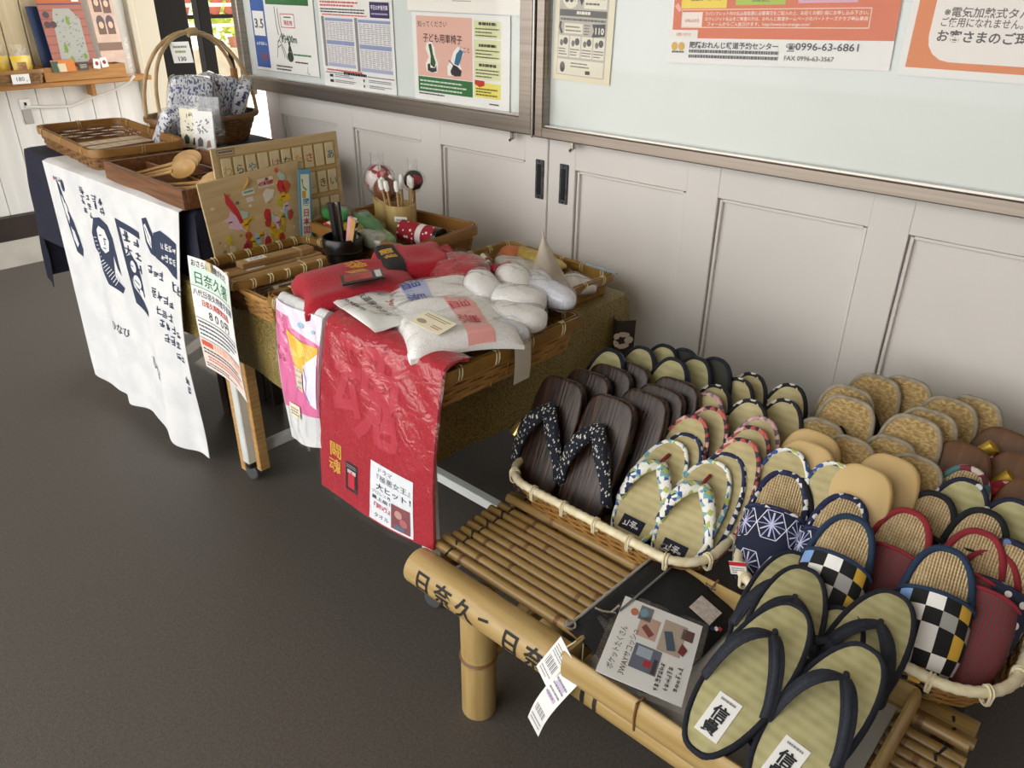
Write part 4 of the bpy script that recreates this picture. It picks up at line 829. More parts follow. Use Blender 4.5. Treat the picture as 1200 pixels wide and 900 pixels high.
P.rect('DDE6D0', .006, .006, .032, .178); P.up(); P.line('6A8A3A', [(.01, .165), (.014, .145), (.022, .138)], .004); P.ell('E8E6E0', .02, .155, .008, .01); P.text('3A7AB0', '図', .01, .1, .02, .02); P.text('B04A6A', '日本国', .009, .072, .021, .025, vert=True); P.rect('C8A03A', .009, .118, .02, .136); P.done()
# ---------------- back basket with bamboo cups
bb = basket('toy_basket', 'brown split bamboo basket of bamboo cups and toys at the back', (-1.572, 1.285, .601), .09, .36, .26, .08, .02, .93, 5, WICK_RIM, WICK_RIM, None, stakes=30, rimh=.024, amp=.0015)
st = thing('plywood_riser', 'low wooden riser under the bamboo toy basket', 'riser', (-1.572, 1.295, .5705)); MB().box((0, 0, .013), (.3, .22, .026), b=.002).build('board', WOOD_R, st); MB().box((0, 0, .028), (.26, .2, .003)).build('pad', DARKW, st)
def bcup(label, loc, r, h):
    t = thing('bamboo_cup', label, 'cup', loc, (0, 0, .4), 'bamboo cups')
    MB().lathe([(0, 0), (r*.97, 0), (r, .004), (r*1.0, h*.5), (r*1.06, h-.002), (r*1.04, h), (r*.9, h), (r*.88, h*.6), (r*.85, .01), (0, .01)], 28).build('cylinder', BAMBOO_C, t, smooth=50)
    MB().lathe([(r*1.0, h*.16), (r*1.03, h*.175), (r*1.0, h*.19)], 28).build('node_ring', BAMBOO_D, t); return t
c1 = bcup('bamboo cup of wrapped balls standing at the back', (-1.652, 1.335, .607), .036, .125)
c2 = bcup('bamboo cup of white tipped sticks with a price label', (-1.575, 1.315, .607), .036, .12)
t, P = sheet('cup_label', 'tiny white price label stuck on the bamboo cup', 'label', .034, .013, (-1.557, 1.2765, .69), (0, 0, .5), PAPER, th=.0008); P.text(BK, '300円', .004, .002, .008, .01, fit=.026); P.done()
for k in range(9):
    a = k*.7; rr_ = .019 if k else 0
    t = thing('ear_pick', ['white tipped ear pick in the middle of the bamboo cup', 'white tipped ear pick of the bunch in the bamboo cup'][min(k, 1)], 'stick', (-1.575+rr_*math.cos(a), 1.315+rr_*math.sin(a), .62), (-.13*math.sin(a)+.02, .13*math.cos(a)-.06, 0), 'white tipped ear picks in the bamboo cup')
    MB().tube([(0, 0, 0), (0, 0, .15)], .003, 7).build('shaft', mat('stick_tan', 'B89468', rough=.6), t); MB().lathe([(0, .15), (.0055, .148), (.007, .158), (.006, .172), (0, .176)], 10).build('fluff', PAPER, t, smooth=70)
def wrapball(label, loc, r, m):
    t = thing('wrapped_ball', label, 'toy', loc, (0, 0, 0), 'wrapped balls over the bamboo cup')
    MB().lathe([(r*math.sin(PI*k/12), -r*math.cos(PI*k/12)) for k in range(13)], 20).build('ball', m, t, smooth=80); g = random.Random(int(loc[0]*1e4))
    MB().grid(lambda u, v: (lambda q: (q*math.cos(2*PI*u)*math.sin(PI*min(v, .86)), q*math.sin(2*PI*u)*math.sin(PI*min(v, .86)), -q*math.cos(PI*min(v, .86))+(max(0, v-.86)/.14)*.03))(r*1.12+.003*math.sin(17*u*2*PI/6+9*v)), 22, 14).build('wrap', FILM, t, smooth=80); return t
wrapball('brown wrapped ball at the front of the first bamboo cup', (-1.632, 1.315, .755), .033, mat('brown_ball', '7A4A34', rough=.35))
wrapball('red and white wrapped ball above the first bamboo cup', (-1.672, 1.325, .775), .036, cell_mat('temari_red', ['B83038', 'D8CCC8', 'C8B8B4', '8A3A44', 'D8D4D0'], 45))
wrapball('dark red wrapped ball behind the ear picks', (-1.6, 1.385, .772), .026, cell_mat('temari_dark', ['A82A3A', '2E2A22', '3A3430', 'A02838'], 40))
MB().tube([(-1.6, 1.385, .62), (-1.6, 1.385, .752)], .004, 6).build('ball_stick', WOOD_P, label='thin stick carrying the dark red wrapped ball', cat='stick')
DOTR = cell_mat('red_flower_print', ['F0E6E4', 'E8D8D4'], 70, border='9A1428', thr=.26)
def roll(label, a, b, r, m, grp='patterned paper rolls'):
    a, b = Vector(a), Vector(b); t = thing('kaleidoscope', label, 'toy', a, (b-a).to_track_quat('Z', 'Y').to_euler(), grp); L = (b-a).length
    MB().lathe([(0, 0), (r, 0), (r, L), (0, L)], 24).build('tube_body', m, t, smooth=50); MB().lathe([(r*.96, L), (r*1.03, L+.0005), (r*1.03, L-.012), (r, L-.012)], 24).build('end_cap', BLACKL, t); MB().lathe([(0, L+.001), (r*1.0, L+.001)], 24).build('end_disc', BLACKL, t)
    MB().lathe([(r*1.012, L*.48), (r*1.02, L*.5), (r*1.012, L*.62)], 24).build('white_band', mat('band_white', 'E0D8D4', rough=.5), t); return t
roll('red flowered kaleidoscope with a white band in the toy basket', (-1.53, 1.28, .672), (-1.408, 1.3, .668), .027, DOTR)
roll('second red flowered kaleidoscope below the first', (-1.535, 1.225, .636), (-1.45, 1.235, .634), .019, DOTR)
GRN = mat('green_wrap', '2E7A3A', '3A8A48', rough=.4, ns=30)
for k, (x, y, z, rz, m, W, lab) in enumerate(((-1.70, 1.2, .675, .25, GRN, .07, 'green and red packet at the left end of the toy basket'), (-1.6, 1.225, .66, -.35, GRN, .14, 'long green packet crossing the toy basket'), (-1.52, 1.2, .645, -.3, mat('pale_green', '6A9A5A', '4A7A40', rough=.35, ns=30), .1, 'pale green packet beside the red rolls'), (-1.61, 1.185, .642, -.25, mat('rose_wrap', 'A85A4A', 'C08A70', rough=.5, ns=30), .12, 'rose coloured packet in front of the long green one'), (-1.52, 1.165, .652, .2, mat('silver_wrap', 'A8A898', '7A8070', rough=.3, ns=50), .09, 'silvery green packet at the front of the toy basket'), (-1.575, 1.155, .664, .5, mat('yellow_label', 'D8BE20', '3A3420', rough=.5, ns=24), .045, 'small yellow and black packet beside the black pot'))):
    bundle(lab, (x, y, z+.004), (0, .05, rz), W*1.15, .055, .04, m, 'packets in the toy basket', 'toy_packet', 'packet', film=k != 5, seed=k+30)
t = thing('red_packet', 'small red packet beside the green one in the toy basket', 'packet', (-1.68, 1.17, .665), (0, .2, .3)); MB().box((0, 0, .008), (.05, .03, .018), b=.004).build('pouch', mat('red_wrap', 'B8303A', rough=.4), t); MB().box((0, 0, .018), (.03, .02, .002)).build('label', CREAMP, t)
# ---------------- black pot of folding fans
bp_ = thing('black_pot', 'black lacquer pot holding folding fans', 'pot', (-1.538, 1.095, .633))
MB().lathe([(0, 0), (.039, 0), (.043, .004), (.043, .02), (.047, .027), (.049, .031), (.049, .058), (.046, .062), (.044, .058), (.042, .01), (0, .008)], 32).build('bowl', BLACKL, bp_, smooth=50)
MB().lathe([(.0475, .027), (.0505, .03), (.0475, .033)], 32).build('ring', BLACKL, bp_)
blk = thing('wooden_block', 'dark block under the black pot', 'block', (-1.53, 1.1, .5775)); MB().box((0, 0, .027), (.08, .08, .054), b=.004).build('block', DARKW, blk)
def fan(label, loc, rot, L, m, m2, grp='folding fans in the black pot'):
    t = thing('folding_fan', label, 'fan', loc, rot, grp)
    MB().box((0, 0, L/2), (.016, .008, L), b=.0015).build('fan_leaf', m, t); MB().box((0, -.0055, L/2), (.014, .0025, L), b=.0008).build('guard', m2, t); return t
LACQ = mat('black_fan', '17171A', rough=.3); WF = mat('fan_white', 'D0CCC8', rough=.5)
fan('black folding fan at the left of the black pot', (-1.563, 1.098, .645), (.02, -.1, -.2), .125, LACQ, LACQ); fan('second black folding fan in the black pot', (-1.55, 1.092, .645), (.03, -.05, .1), .13, LACQ, LACQ); fan('white edged black fan behind the others', (-1.565, 1.115, .645), (-.05, -.1, .3), .122, LACQ, WF)
fan('pink folding fan at the right of the black pot', (-1.522, 1.096, .645), (.0, .22, .2), .105, mat('fan_pink', 'C88A94', rough=.5), mat('fan_pink', 'C88A94')); fan('navy patterned folding fan with wooden guard', (-1.513, 1.092, .645), (.03, .32, .2), .11, cell_mat('fan_navy', ['1C2340', 'E0DCE0', '1C2340', '2A3458'], 90), WOOD_SP)
# ---------------- right rear basket of netted goods
nb_ = basket('corner_basket', 'shallow tan split bamboo basket at the right rear corner', (-1.205, 1.388, .571), -.05, .36, .25, .05, .012, .95, 4, WICK_T, mat('rim_tan', 'A8853F', '977233', rough=.4, ns=12), CREAM, 18, stakes=26, rimh=.016)
NET = mat('net_cloth', 'CFC4B4', 'C2B6A4', rough=.8, ns=40)
nc = thing('cone_bag', 'translucent beige cone shaped net bag in the corner basket', 'bag', (-1.1, 1.36, .59), (0, 0, .4))
MB().grid(lambda u, v: ((1-v)*.055*math.cos(2*PI*u)*(1+.12*math.sin(6*PI*u))-.02*v, (1-v)*.045*math.sin(2*PI*u)+.0*v, .14*v), 28, 10).build('net', NET, nc, smooth=80); MB().tube([(-.02, 0, .138), (-.021, 0, .148)], .003, 6).build('tip', NET, nc)
for k, (x, y, z, rz, W, D, H, m, lab) in enumerate(((-1.16, 1.345, .585, .2, .1, .07, .05, NET, 'pleated beige net bag beside the cone bag'), (-1.23, 1.42, .59, -.1, .2, .08, .035, mat('clear_white', 'D0CCC4', 'BEB8AC', rough=.4, ns=20), 'long clear bag across the corner basket'), (-1.22, 1.455, .61, -.12, .19, .05, .03, mat('mustard', 'A88A2A', 'C8B468', rough=.5, ns=20), 'mustard coloured packet at the back of the corner basket'), (-1.06, 1.42, .59, -.5, .12, .07, .03, mat('clear_white', 'D0CCC4'), 'clear folded bag at the right of the corner basket'), (-1.3, 1.45, .59, .1, .07, .05, .05, mat('orange_pack', 'B86A3A', 'A85030', rough=.5, ns=30), 'orange packet at the left of the corner basket'))):
    bundle(lab, (x, y, z), (0, 0, rz), W, D, H, m, 'bags in the corner basket', 'goods_bag', 'bag', film=k in (1, 3), seed=k+50)
tp = thing('tube_sticks', 'striped red white and green toy stick at the corner basket', 'toy', (-1.335, 1.375, .625), (0, .1, -.5)); MB().tube([(0, 0, 0), (.1, 0, .0)], .007, 10).build('stick', CREAMP, tp)
for x, c in ((.03, RED), (.055, GRN), (.075, RED)): MB().tube([(x, 0, 0), (x+.012, 0, 0)], .0078, 10).build('stripe', c, tp)
MB().tube([(-1.1, 1.5, .626), (-1.0, 1.49, .628)], .003, 6).build('blue_straw', mat('pale_blue', '9AB4C4', rough=.4), label='thin pale blue stick laid over the corner basket', cat='stick')
# ================================================================ basket of towels
tw = basket('towel_basket', 'large shallow split bamboo basket of towels on the cart', (-1.155, 1.0, .571), -.03, .55, .385, .078, .014, .94, 8, WICK_T, mat('rim_brown', '97702F', '7F5A24', rough=.4, ns=12), CREAM, 20, stakes=44, rimh=.024, amp=.0025)
t = thing('tape_strip', 'clear tape strip stuck over the right rim of the towel basket', 'tape', (-.876, .975, .57), (0, 0, PI/2)); MB().grid(lambda u, v: (u*.045, -.008-.004*math.sin(3*v), v*.09), 4, 6, th=.0006).build('tape', mat('cloudy_tape', 'C9C2B4', rough=.25), t, smooth=60)
# soft folded towel: a thick rounded slab draped over what lies below
def slab(name, label, cx, cy, z, W, D, H, rz, m, group=None, tx=0, ty=0, sag=.0, seed=1, cat='towel'):
    t = thing(name, label, cat, (cx, cy, z), (tx, ty, rz), group); r = random.Random(seed); p = [r.uniform(0, 6) for _ in range(4)]
    def top(u, v):
        x, y = (u-.5), (v-.5); e = (1-min(1, abs(2*x))**8)*(1-min(1, abs(2*y))**8)
        return Vector((x*W, y*D, H*(.25+.75*max(0, e)**.35)+.004*math.sin(9*u+p[0])*math.sin(7*v+p[1])-sag*(2*y)**2))
    g = MB(); g.grid(top, 26, 20, th=0); g.grid(lambda u, v: Vector(((.5-u)*W, (v-.5)*D, -sag*(2*(v-.5))**2)), 26, 20)
    n = 26
    for side in range(2):
        g.grid(lambda u, v: (lambda q: Vector((q.x, q.y, q.z*v+(-sag*(2*((0 if side == 0 else 1)-.5))**2)*(1-v))))(top(u if side == 0 else 1-u, side)), 26, 1)
        g.grid(lambda u, v: (lambda q, yy: Vector((q.x, q.y, q.z*v+(-sag*(2*(yy-.5))**2)*(1-v))))(top(side, (1-u) if side == 0 else u), (1-u) if side == 0 else u), 20, 1)
    o = g.build('folded_towel', m, t, smooth=60)
    if m in (TERRY, PAPER): MB().grid(lambda u, v: top(-.01+1.02*u, -.01+1.02*v)+Vector((0, 0, .004+.002*math.sin(21*u+5*v+p[2])*math.sin(17*v))), 30, 24).build('clear_bag', FILM, t, smooth=80)
    return t, Print(lambda u, v, e: top(u, v)+Vector((0, 0, e)), t, .0015, .06)
GO = 'D8A63C'
t, P = slab('red_towel', 'red folded towel with gold brush lettering at the left of the basket', -1.275, .935, .664, .2, .25, .04, -.45, RED, 'red towels', sag=.012, seed=3)
P.text(GO, '闘', .42, .42, .22, .01, rot=.5); P.text(GO, '魂', .18, .42, .2, .01, rot=.5); P.done()
t, P = slab('red_towel', 'red folded towel with a black gold lettered band', -1.29, 1.105, .662, .17, .16, .045, -.5, RED, 'red towels', seed=4)
P.rect('1A1A1C', .0, .02, 1.0, .3, 8); P.up(); P.text(GO, '闘', .25, .08, .2, .01); P.text(GO, '魂', .55, .08, .2, .01); P.done()
t, P = slab('red_towel', 'plain red towel corner behind the black banded one', -1.28, 1.19, .64, .13, .07, .05, -.4, RED, 'red towels', seed=5); P.done()
t = thing('picture_tag', 'black edged red picture tag lying on the red towel', 'tag', (-1.215, .905, .716), (.1, .05, -.55)); MB().box((0, 0, .002), (.05, .085, .004), b=.001).build('card', BLACKL, t); MB().box((0, -.008, .0045), (.034, .055, .001)).build('picture', mat('red_card', 'A82018', '8A1A14', rough=.3, ns=30), t, smooth=0); MB().box((0, .032, .0045), (.036, .012, .001)).build('silver_strip', STEEL_L, t, smooth=0)
t, P = slab('white_towel', 'white towel with a blue lettered band next to the red ones', -1.1, 1.0, .668, .17, .21, .03, -.5, TERRY, 'white display towels', sag=.008, seed=6)
P.rect('B4BCE0', .0, .18, 1.0, .42, 8); P.up(); P.text('3A4AA0', '温', .2, .2, .2, .012, asp=1.3); P.text('3A4AA0', '泉', .58, .2, .2, .012, asp=1.3); P.done()
t, P = slab('towel_notice', 'white paper reading towel sample laid across the basket', -1.14, .882, .684, .22, .13, .006, -.2, PAPER, None, seed=7, cat='notice')
P.text('33363A', 'タオル', .04, .62, .2, .01, asp=.6); P.text('C04A40', '見本', .5, .62, .2, .01, asp=.6); P.text('33363A', '日奈久温泉タオル', .04, .36, .13, .01, fit=.8); P.text('33363A', '34cm×84cm', .04, .14, .12, .01, fit=.6); P.done()
t, P = slab('white_towel', 'white towel with a pink band and red lettering at the front right', -.975, .925, .668, .2, .21, .036, -.5, TERRY, 'white display towels', sag=.012, seed=8)
P.rect('EEA8A4', .0, .5, 1.0, .74, 8); P.up(); P.text('C83A40', '温', .25, .52, .2, .012, asp=1.1); P.text('C83A40', '泉', .6, .52, .2, .012, asp=1.1); P.done()
t, P = sheet('small_tag', 'cream printed tag lying on the pink banded towel', 'tag', .085, .042, (-1.0, .84, .705), (-1.35, 0, -.1), CREAMP, th=.0008); P.fine('8A7A60', .008, .028, .077, .038, 2, .4, 2, 8); P.ell('A89A84', .02, .013, .013, .006); P.fine('B06A5A', .05, .008, .076, .018, 2, .4, 4, 4); P.done()
t = bundle('red towel in a crinkled clear bag behind the white ones', (-1.175, 1.135, .655), (.12, .05, -.6), .16, .13, .05, mat('red_print', 'B01A2C', '8A1420', rough=.8, ns=25, lo=.5, hi=.62), None, 'wrapped_towel', 'towel', seed=61)
t = thing('red_rope_toy', 'knotted red cord at the back of the towel basket', 'cord', (-1.11, 1.215, .655)); MB().tube([(.03*math.cos(a)*(1-.25*math.cos(3*a)), .018*math.sin(a)+.008*math.sin(3*a), .018+.01*math.sin(2*a)) for a in [2*PI*k/40 for k in range(40)]], .011, 8, closed=True).build('cord', RED, t, smooth=80); MB().tube([(-.02, 0, .02), (.0, .01, .035), (.022, 0, .022)], .01, 8).build('knot', RED, t)
BLT = mat('pale_blue_terry', 'E6E8F0', 'D8DCEA', rough=.95, ns=220, bump=.5)
for k, (x, y, z, rz, W, D, H, m) in enumerate(((-1.055, 1.085, .66, -.6, .15, .075, .055, TERRY), (-1.035, 1.16, .66, -.65, .15, .07, .055, TERRY), (-.97, 1.09, .655, .35, .13, .08, .055, TERRY), (-.95, 1.165, .657, -.1, .15, .07, .05, BLT), (-.915, 1.03, .652, .4, .13, .08, .05, TERRY), (-.905, .965, .65, .7, .12, .07, .045, BLT), (-1.0, 1.2, .65, -.7, .13, .06, .05, BLT))):
    bundle(['rolled white towel in clear wrap beside the red bag', 'rolled white towel in clear wrap at the back of the basket', 'rolled white towel at the middle of the right side', 'rolled white towel hanging its wrap over the right rim', 'rolled white towel below the middle one on the right rim', 'smallest rolled white towel next to the pink banded one', 'rolled white towel furthest back next to the net bags'][k], (x, y, z), (0, 0, rz), W, D, H, m, 'rolled white towels', 'rolled_towel', 'towel', seed=70+k, pw=2.4)
# ---------------- towels hanging over the front rim
def hang(name, label, xl0, xr0, xl1, xr1, z0, z1l, z1r, m, bag=True, back=.06, y0=.796, y1=.745, bul=.012, film=True):
    t = thing(name, label, 'towel', (0, 0, 0))
    def S(u, v, e=0):
        if v < 0: return Vector((xl0+(xr0-xl0)*u, y0-v*back/.2+.004, z0+.008*math.sin(PI*min(1, -v/.2))+e))
        xl = xl0+(xl1-xl0)*v; xr = xr0+(xr1-xr0)*v; zb = z1l+(z1r-z1l)*u
        return Vector((xl+(xr-xl)*u, y0+(y1-y0)*v-bul*math.sin(PI*min(1, v*1.05))*.6-.006*math.sin(PI*u)-.003*math.sin(6*u+4*v)-e, z0+(zb-z0)*v-.006*u*(1-u)))
    MB().grid(lambda u, v: S(u, -.2+1.2*v), 24, 36, th=-.008).build('towel_sheet', m, t, smooth=60)
    if film: MB().grid(lambda u, v: S(-.02+1.05*u, -.19+1.215*v, .003+.0022*math.sin(23*u+3*math.sin(9*v))*math.sin(17*v)), 40, 50).build('clear_bag', FILM, t, smooth=80)
    return t, S
t, S = hang('red_towel', 'large red towel in a clear bag hanging over the front of the cart', -1.194, -.868, -1.205, -.857, .668, .30, .318, RED)
P = Print(lambda u, v, e: S(u, 1-v, e), t, .0006, .06)
P.text('B8283C', '魂', .12, .5, .62, .015, asp=1.0); P.up()
P.text(GO, '闘', .1, .255, .1, .012, asp=1.25); P.text(GO, '魂', .09, .15, .1, .012, asp=1.25); P.rect('17171A', .26, .09, .375, .265, 4); P.up(); P.rect('C02038', .285, .11, .35, .215, 3); P.rect('C8B8BC', .28, .2, .36, .222, 2); P.fine('8A8A90', .27, .232, .365, .255, 2, .5, 2, 4)
P.layer = 2; P.rect('E8ECF2', .5, .012, .86, .362, 5); P.layer = 3
P.text('33363C', 'ドラマ', .56, .318, .032, .0, fit=.13); P.text('5A5E66', '『極悪女王』', .525, .27, .04, .0, fit=.315); P.text('26282C', '大ヒット！', .555, .215, .042, .014, fit=.29)
P.text('4A4C52', 'プロレス界', .515, .182, .024, .0, fit=.17); P.text('33363C', '最上級！', .52, .148, .026, .01, fit=.16); P.text('C86A80', '『闘魂』', .51, .098, .036, .02, fit=.17); P.text('33363C', 'タオル', .54, .04, .032, .0, fit=.13); P.rect('8A4A50', .69, .025, .84, .175, 3); P.up(); P.ell('C89A90', .75, .125, .03, .025); P.ell('B86A70', .79, .085, .03, .025); P.rect('5A6A80', .72, .03, .8, .06); P.done()
t, S = hang('pink_towel', 'white and pink printed towel in a clear bag hanging left of the red one', -1.36, -1.2, -1.31, -1.195, .668, .372, .392, COTTON, y0=.792, y1=.752, back=.025)
P = Print(lambda u, v, e: S(u, 1-v, e), t, .0008, .06)
P.rect('E070A4', .02, .25, 1, .93, 6); P.up(); P.poly('E8DCEC', [(.35, .93), (1, .93), (1, .80), (.62, .83), (.42, .86)]); r = random.Random(2)
for k in range(16): P.ell(r.choice(['B8486E', 'D0588C', 'E8A8C4']), r.uniform(.05, .3), r.uniform(.55, .92), .04, .018, 6)
P.rect('E8DEEE', .02, .93, 1, 1.0, 3)
P.up(); P.poly('E8B83C', [(.3, .84), (.5, .8), (.62, .78), (.98, .78), (.98, .58), (.6, .55), (.42, .62)]); P.up(); P.poly('E8D060', [(.5, .8), (.62, .78), (.72, .7), (.55, .66)]); P.poly('E8C8A8', [(.44, .6), (.62, .58), (.66, .42), (.5, .44)])
for k in range(4): P.rect('8AB0B4', .46, .44+k*.04, .64, .455+k*.04)
P.poly('E6E2F2', [(.66, .62), (.98, .74), (.98, .32), (.8, .36), (.68, .46)]); P.ell('9AC0D8', .6, .9, .06, .02); P.ell('9AC0D8', .85, .88, .04, .014)
P.up(); P.line('7A6AA0', [(.68, .6), (.76, .52), (.74, .42), (.84, .36)], .012); P.rect('E8E0C8', .2, .2, .55, .3, 2); P.up(); P.fine('8A7A60', .24, .215, .5, .28, 3, .4, 4, 4); P.done()
# ================================================================ bamboo bench
def culm(mb_list, a, b, r, nodes, m=BAMBOO, parent=None, name='slat', n=10, label=None, nm2='node_ring'):
    """a bamboo stem with swollen node rings"""
    a, b = Vector(a), Vector(b); L = (b-a).length; prof = [(0, 0), (r*.98, 0), (r, .002)]
    for q in nodes: prof += [(r*.985, q-.012), (r*.97, q-.004), (r*1.09, q), (r*.97, q+.004), (r*.985, q+.012)]
    prof += [(r, L-.002), (r*.98, L), (0, L)]
    mb = MB(); vs = []; fs = []
    for rr_, z in prof:
        for k in range(n): vs.append((z, rr_*math.cos(2*PI*k/n), rr_*math.sin(2*PI*k/n)))
    fs = [[i*n+k, i*n+(k+1) % n, (i+1)*n+(k+1) % n, (i+1)*n+k] for i in range(len(prof)-1) for k in range(n)]
    mi = []
    mb.add(vs, fs)
    zs = [p[1] for p in prof]
    for i in range(len(prof)-1):
        col = 1 if any(abs(zs[i]-q) < .005 and abs(zs[i+1]-q) < .005 for q in nodes) else 0
        for k in range(n): mb.m[i*n+k] = col
    return mb.build(name, [m, BAMBOO_D], parent, smooth=60, label=label, loc=a, rot=(b-a).to_track_quat('X', 'Z').to_euler())
bn = thing('bamboo_bench', 'low bamboo bench with lettering on its front pole', 'bench', (0, 0, 0))
X0, X1 = -.862, -.008
rb = random.Random(4)
pole = culm(None, (X0-.006, .716, .299), (X1+.005, .716, .299), .034, [.36, .66], BAMBOO_L, bn, 'front_pole', 24, 'thick bamboo pole with black lettering')
culm(None, (X0, .992, .303), (X1, .992, .303), .03, [.12, .44, .75], BAMBOO, bn, 'back_pole', 18)
for i in range(11):
    y = .762+i*.0205; up_ = .012 if i in (9,) else rb.uniform(-.0012, .0018); st_ = rb.uniform(.05, .2)
    culm(None, (X0+rb.uniform(-.004, .006)+(.012 if i == 9 else 0), y, .3225+up_), (X1+rb.uniform(-.004, .004), y+rb.uniform(-.001, .001), .3225+up_), rb.uniform(.0092, .0104), [st_+k*rb.uniform(.19, .23) for k in range(4)], BAMBOO, bn, 'slat', 10)
for x in (-.83, -.43, -.04):
    MB().box((x, .855, .302), (.03, .27, .02), b=.003).build('cross_bar', BAMBOO_D, bn)
for x in (-.826, -.036):
    pts = []
    for i in range(12): y = .75+i*.0205; pts += [(x+(.004 if i % 2 else -.004), y, .320), (x+(-.004 if i % 2 else .004), y+.010, .3355)]
    MB().tube(pts, .0022, 5).build('binding_cord', BLACKC, bn)
for x, y in ((-.742, .745), (-.742, .955), (-.12, .745), (-.12, .955)):
    o = culm(None, (x, y, 0), (x, y, .285), .0335 if y < .8 else .028, [.14], BAMBOO_L, bn, 'leg', 20)
for x in (-.742, -.12): culm(None, (x+.01, .74, .135), (x+.01, .96, .135), .013, [.1], BAMBOO_L, bn, 'side_rail', 10)
culm(None, (-.76, .85, .142), (-.1, .85, .142), .02, [.2, .45], BAMBOO_L, bn, 'stretcher', 14)
culm(None, (-.742, .80, .12), (-.69, .84, .26), .012, [.08], BAMBOO_L, bn, 'brace', 10)
# brush lettering round the front pole, facing the viewer
def PS(u, v, e=0):
    """u along the pole from its left end, v round it (metres of arc), 0 at the front"""
    a = v/.034+.15; return Vector((u, -math.cos(a)*(.0342+e), math.sin(a)*(.0342+e)))
P = Print(lambda u, v, e: Vector((X0+u, .716, .299))+PS(u, v, e)-Vector((u, 0, 0)), bn, .0006, .006)
def glyph(col, ch, x, y, h): P.text(col, ch, x, y, h, .02)
for k, ch in enumerate('日奈久一日奈久'):
    if k == 3: P.line('1E1A16', [(.182, .008), (.2, .012)], .005); continue
    vs, fs = text2d(ch, .02); x = .022+k*.052
    P._a('1E1A16', [(x+u*.042, -.014+v*.042) for u, v in vs], fs, 'lettering')
P.rect('1E1A16', .395, -.016, .402, .02, 3); P.rect('2A241E', .418, -.02, .424, .012, 3); P.done()
# ================================================================ bamboo tray with bag and sandals
tr = thing('bamboo_tray', 'bamboo framed tray with a white bottom on the bench', 'tray', (0, 0, 0))
TZ = .3345
MB().box((-.29, .808, TZ+.004), (.375, .265, .005)).build('bottom', mat('tray_white', 'D8D4CC', rough=.5), tr, smooth=0)
def split(a, b, h, parent, name):
    a, b = Vector(a), Vector(b); L = (b-a).length; pr = []
    n = 9
    for i in range(n+1): q = PI*i/n; pr.append((math.sin(q)*.009, -math.cos(q)*h/2))
    pr += [(-.004, h/2-.002), (-.004, -h/2+.002)]
    R = [[(x, -p, z) for p, z in pr] for x in [L*i/12 for i in range(13)]]
    return MB().rings(R).build(name, BAMBOO_L, parent, smooth=50, loc=a, rot=(b-a).to_track_quat('X', 'Z').to_euler())
zc = TZ+.026
split((-.489, .669, zc), (-.088, .669, zc), .05, tr, 'front_side'); split((-.088, .949, zc), (-.489, .949, zc), .05, tr, 'back_side')
split((-.489, .949, zc), (-.489, .669, zc), .05, tr, 'left_side'); split((-.088, .669, zc), (-.088, .949, zc), .05, tr, 'right_side')
for x, y in ((-.36, .662), (-.2, .662), (-.4, .956), (-.25, .956)): MB().tube([(x, y, zc-.026), (x, y-.003*(1 if y < .8 else -1), zc), (x, y, zc+.025), (x, y+.018*(1 if y < .8 else -1), zc+.022)], .0022, 6).build('tie', BAMBOO_D, tr)
sp = thing('black_pouch', 'black cloth shoulder pouch lying in the tray under a card', 'bag', (-.435, .832, .352), (0, .2, -.03))
def pouch(u, v):
    x = -.082+.165*u; y = -.128+.256*v; rnd = max(0, u-.72)/.28; y *= (1-.22*rnd**2.5); e = (1-abs(2*v-1)**6)*(1-abs(2*u-1)**8)
    return x, y, e
g = MB(); g.grid(lambda u, v: (lambda x, y, e: Vector((x, y, .016+.014*e+.003*math.sin(9*u+4*v))))(*pouch(u, v)), 20, 24); g.grid(lambda u, v: (lambda x, y, e: Vector((x, y, .016-.012*e)))(*pouch(1-u, v)), 20, 24); g.build('body', BLACKC, sp, smooth=70)
MB().tube([(-.083, -.128+.256*k/12, .019) for k in range(13)], .0026, 6).build('piping', mat('grey_piping', 'A8A6A0', rough=.5), sp); MB().tube([(-.045, -.05, .0325), (-.045, .11, .0325)], .002, 6).build('zip', mat('grey_zip', '8A8A88', rough=.4, metal=.6), sp)
for y in (-.125, .125): MB().tube([(-.08+.008*math.cos(a), y+.008*math.sin(a), .026) for a in [2*PI*k/12 for k in range(12)]], .0018, 6, closed=True).build('ring', STEEL_L, sp)
MB().tube([(.02+.01*math.cos(a), .118+.008*math.sin(a), .03) for a in [2*PI*k/12 for k in range(12)]], .002, 6, closed=True).build('ring', STEEL_L, sp)
MB().box((-.05, -.055, .037), (.004, .02, .003), b=.001).build('zip_pull', STEEL_L, sp); MB().tube([(-.045, -.06, .036), (-.06, -.075, .037), (-.072, -.078, .035)], .002, 6).build('zip_cord', STEEL_L, sp)
MB().box((.042, .062, .0325), (.04, .036, .001), rot=Matrix.Rotation(.1, 3, 'Y')).build('label', mat('label_taupe', 'CFC6BE', 'B8AAA0', rough=.6, ns=120), sp, smooth=0)
for k, c in enumerate(('1E2A50', 'E4E2E0', 'B8262E')): MB().box((.068+k*.004, .045+k*.004, .028), (.006, .006, .002)).build('flag_tab', mat('tab_%d' % k, c, rough=.6), sp, smooth=0)
sc_ = thing('laminated_card', 'white laminated pouch advertisement card resting on the black pouch', 'card', (-.436, .664, .392), (0, .14, .345))
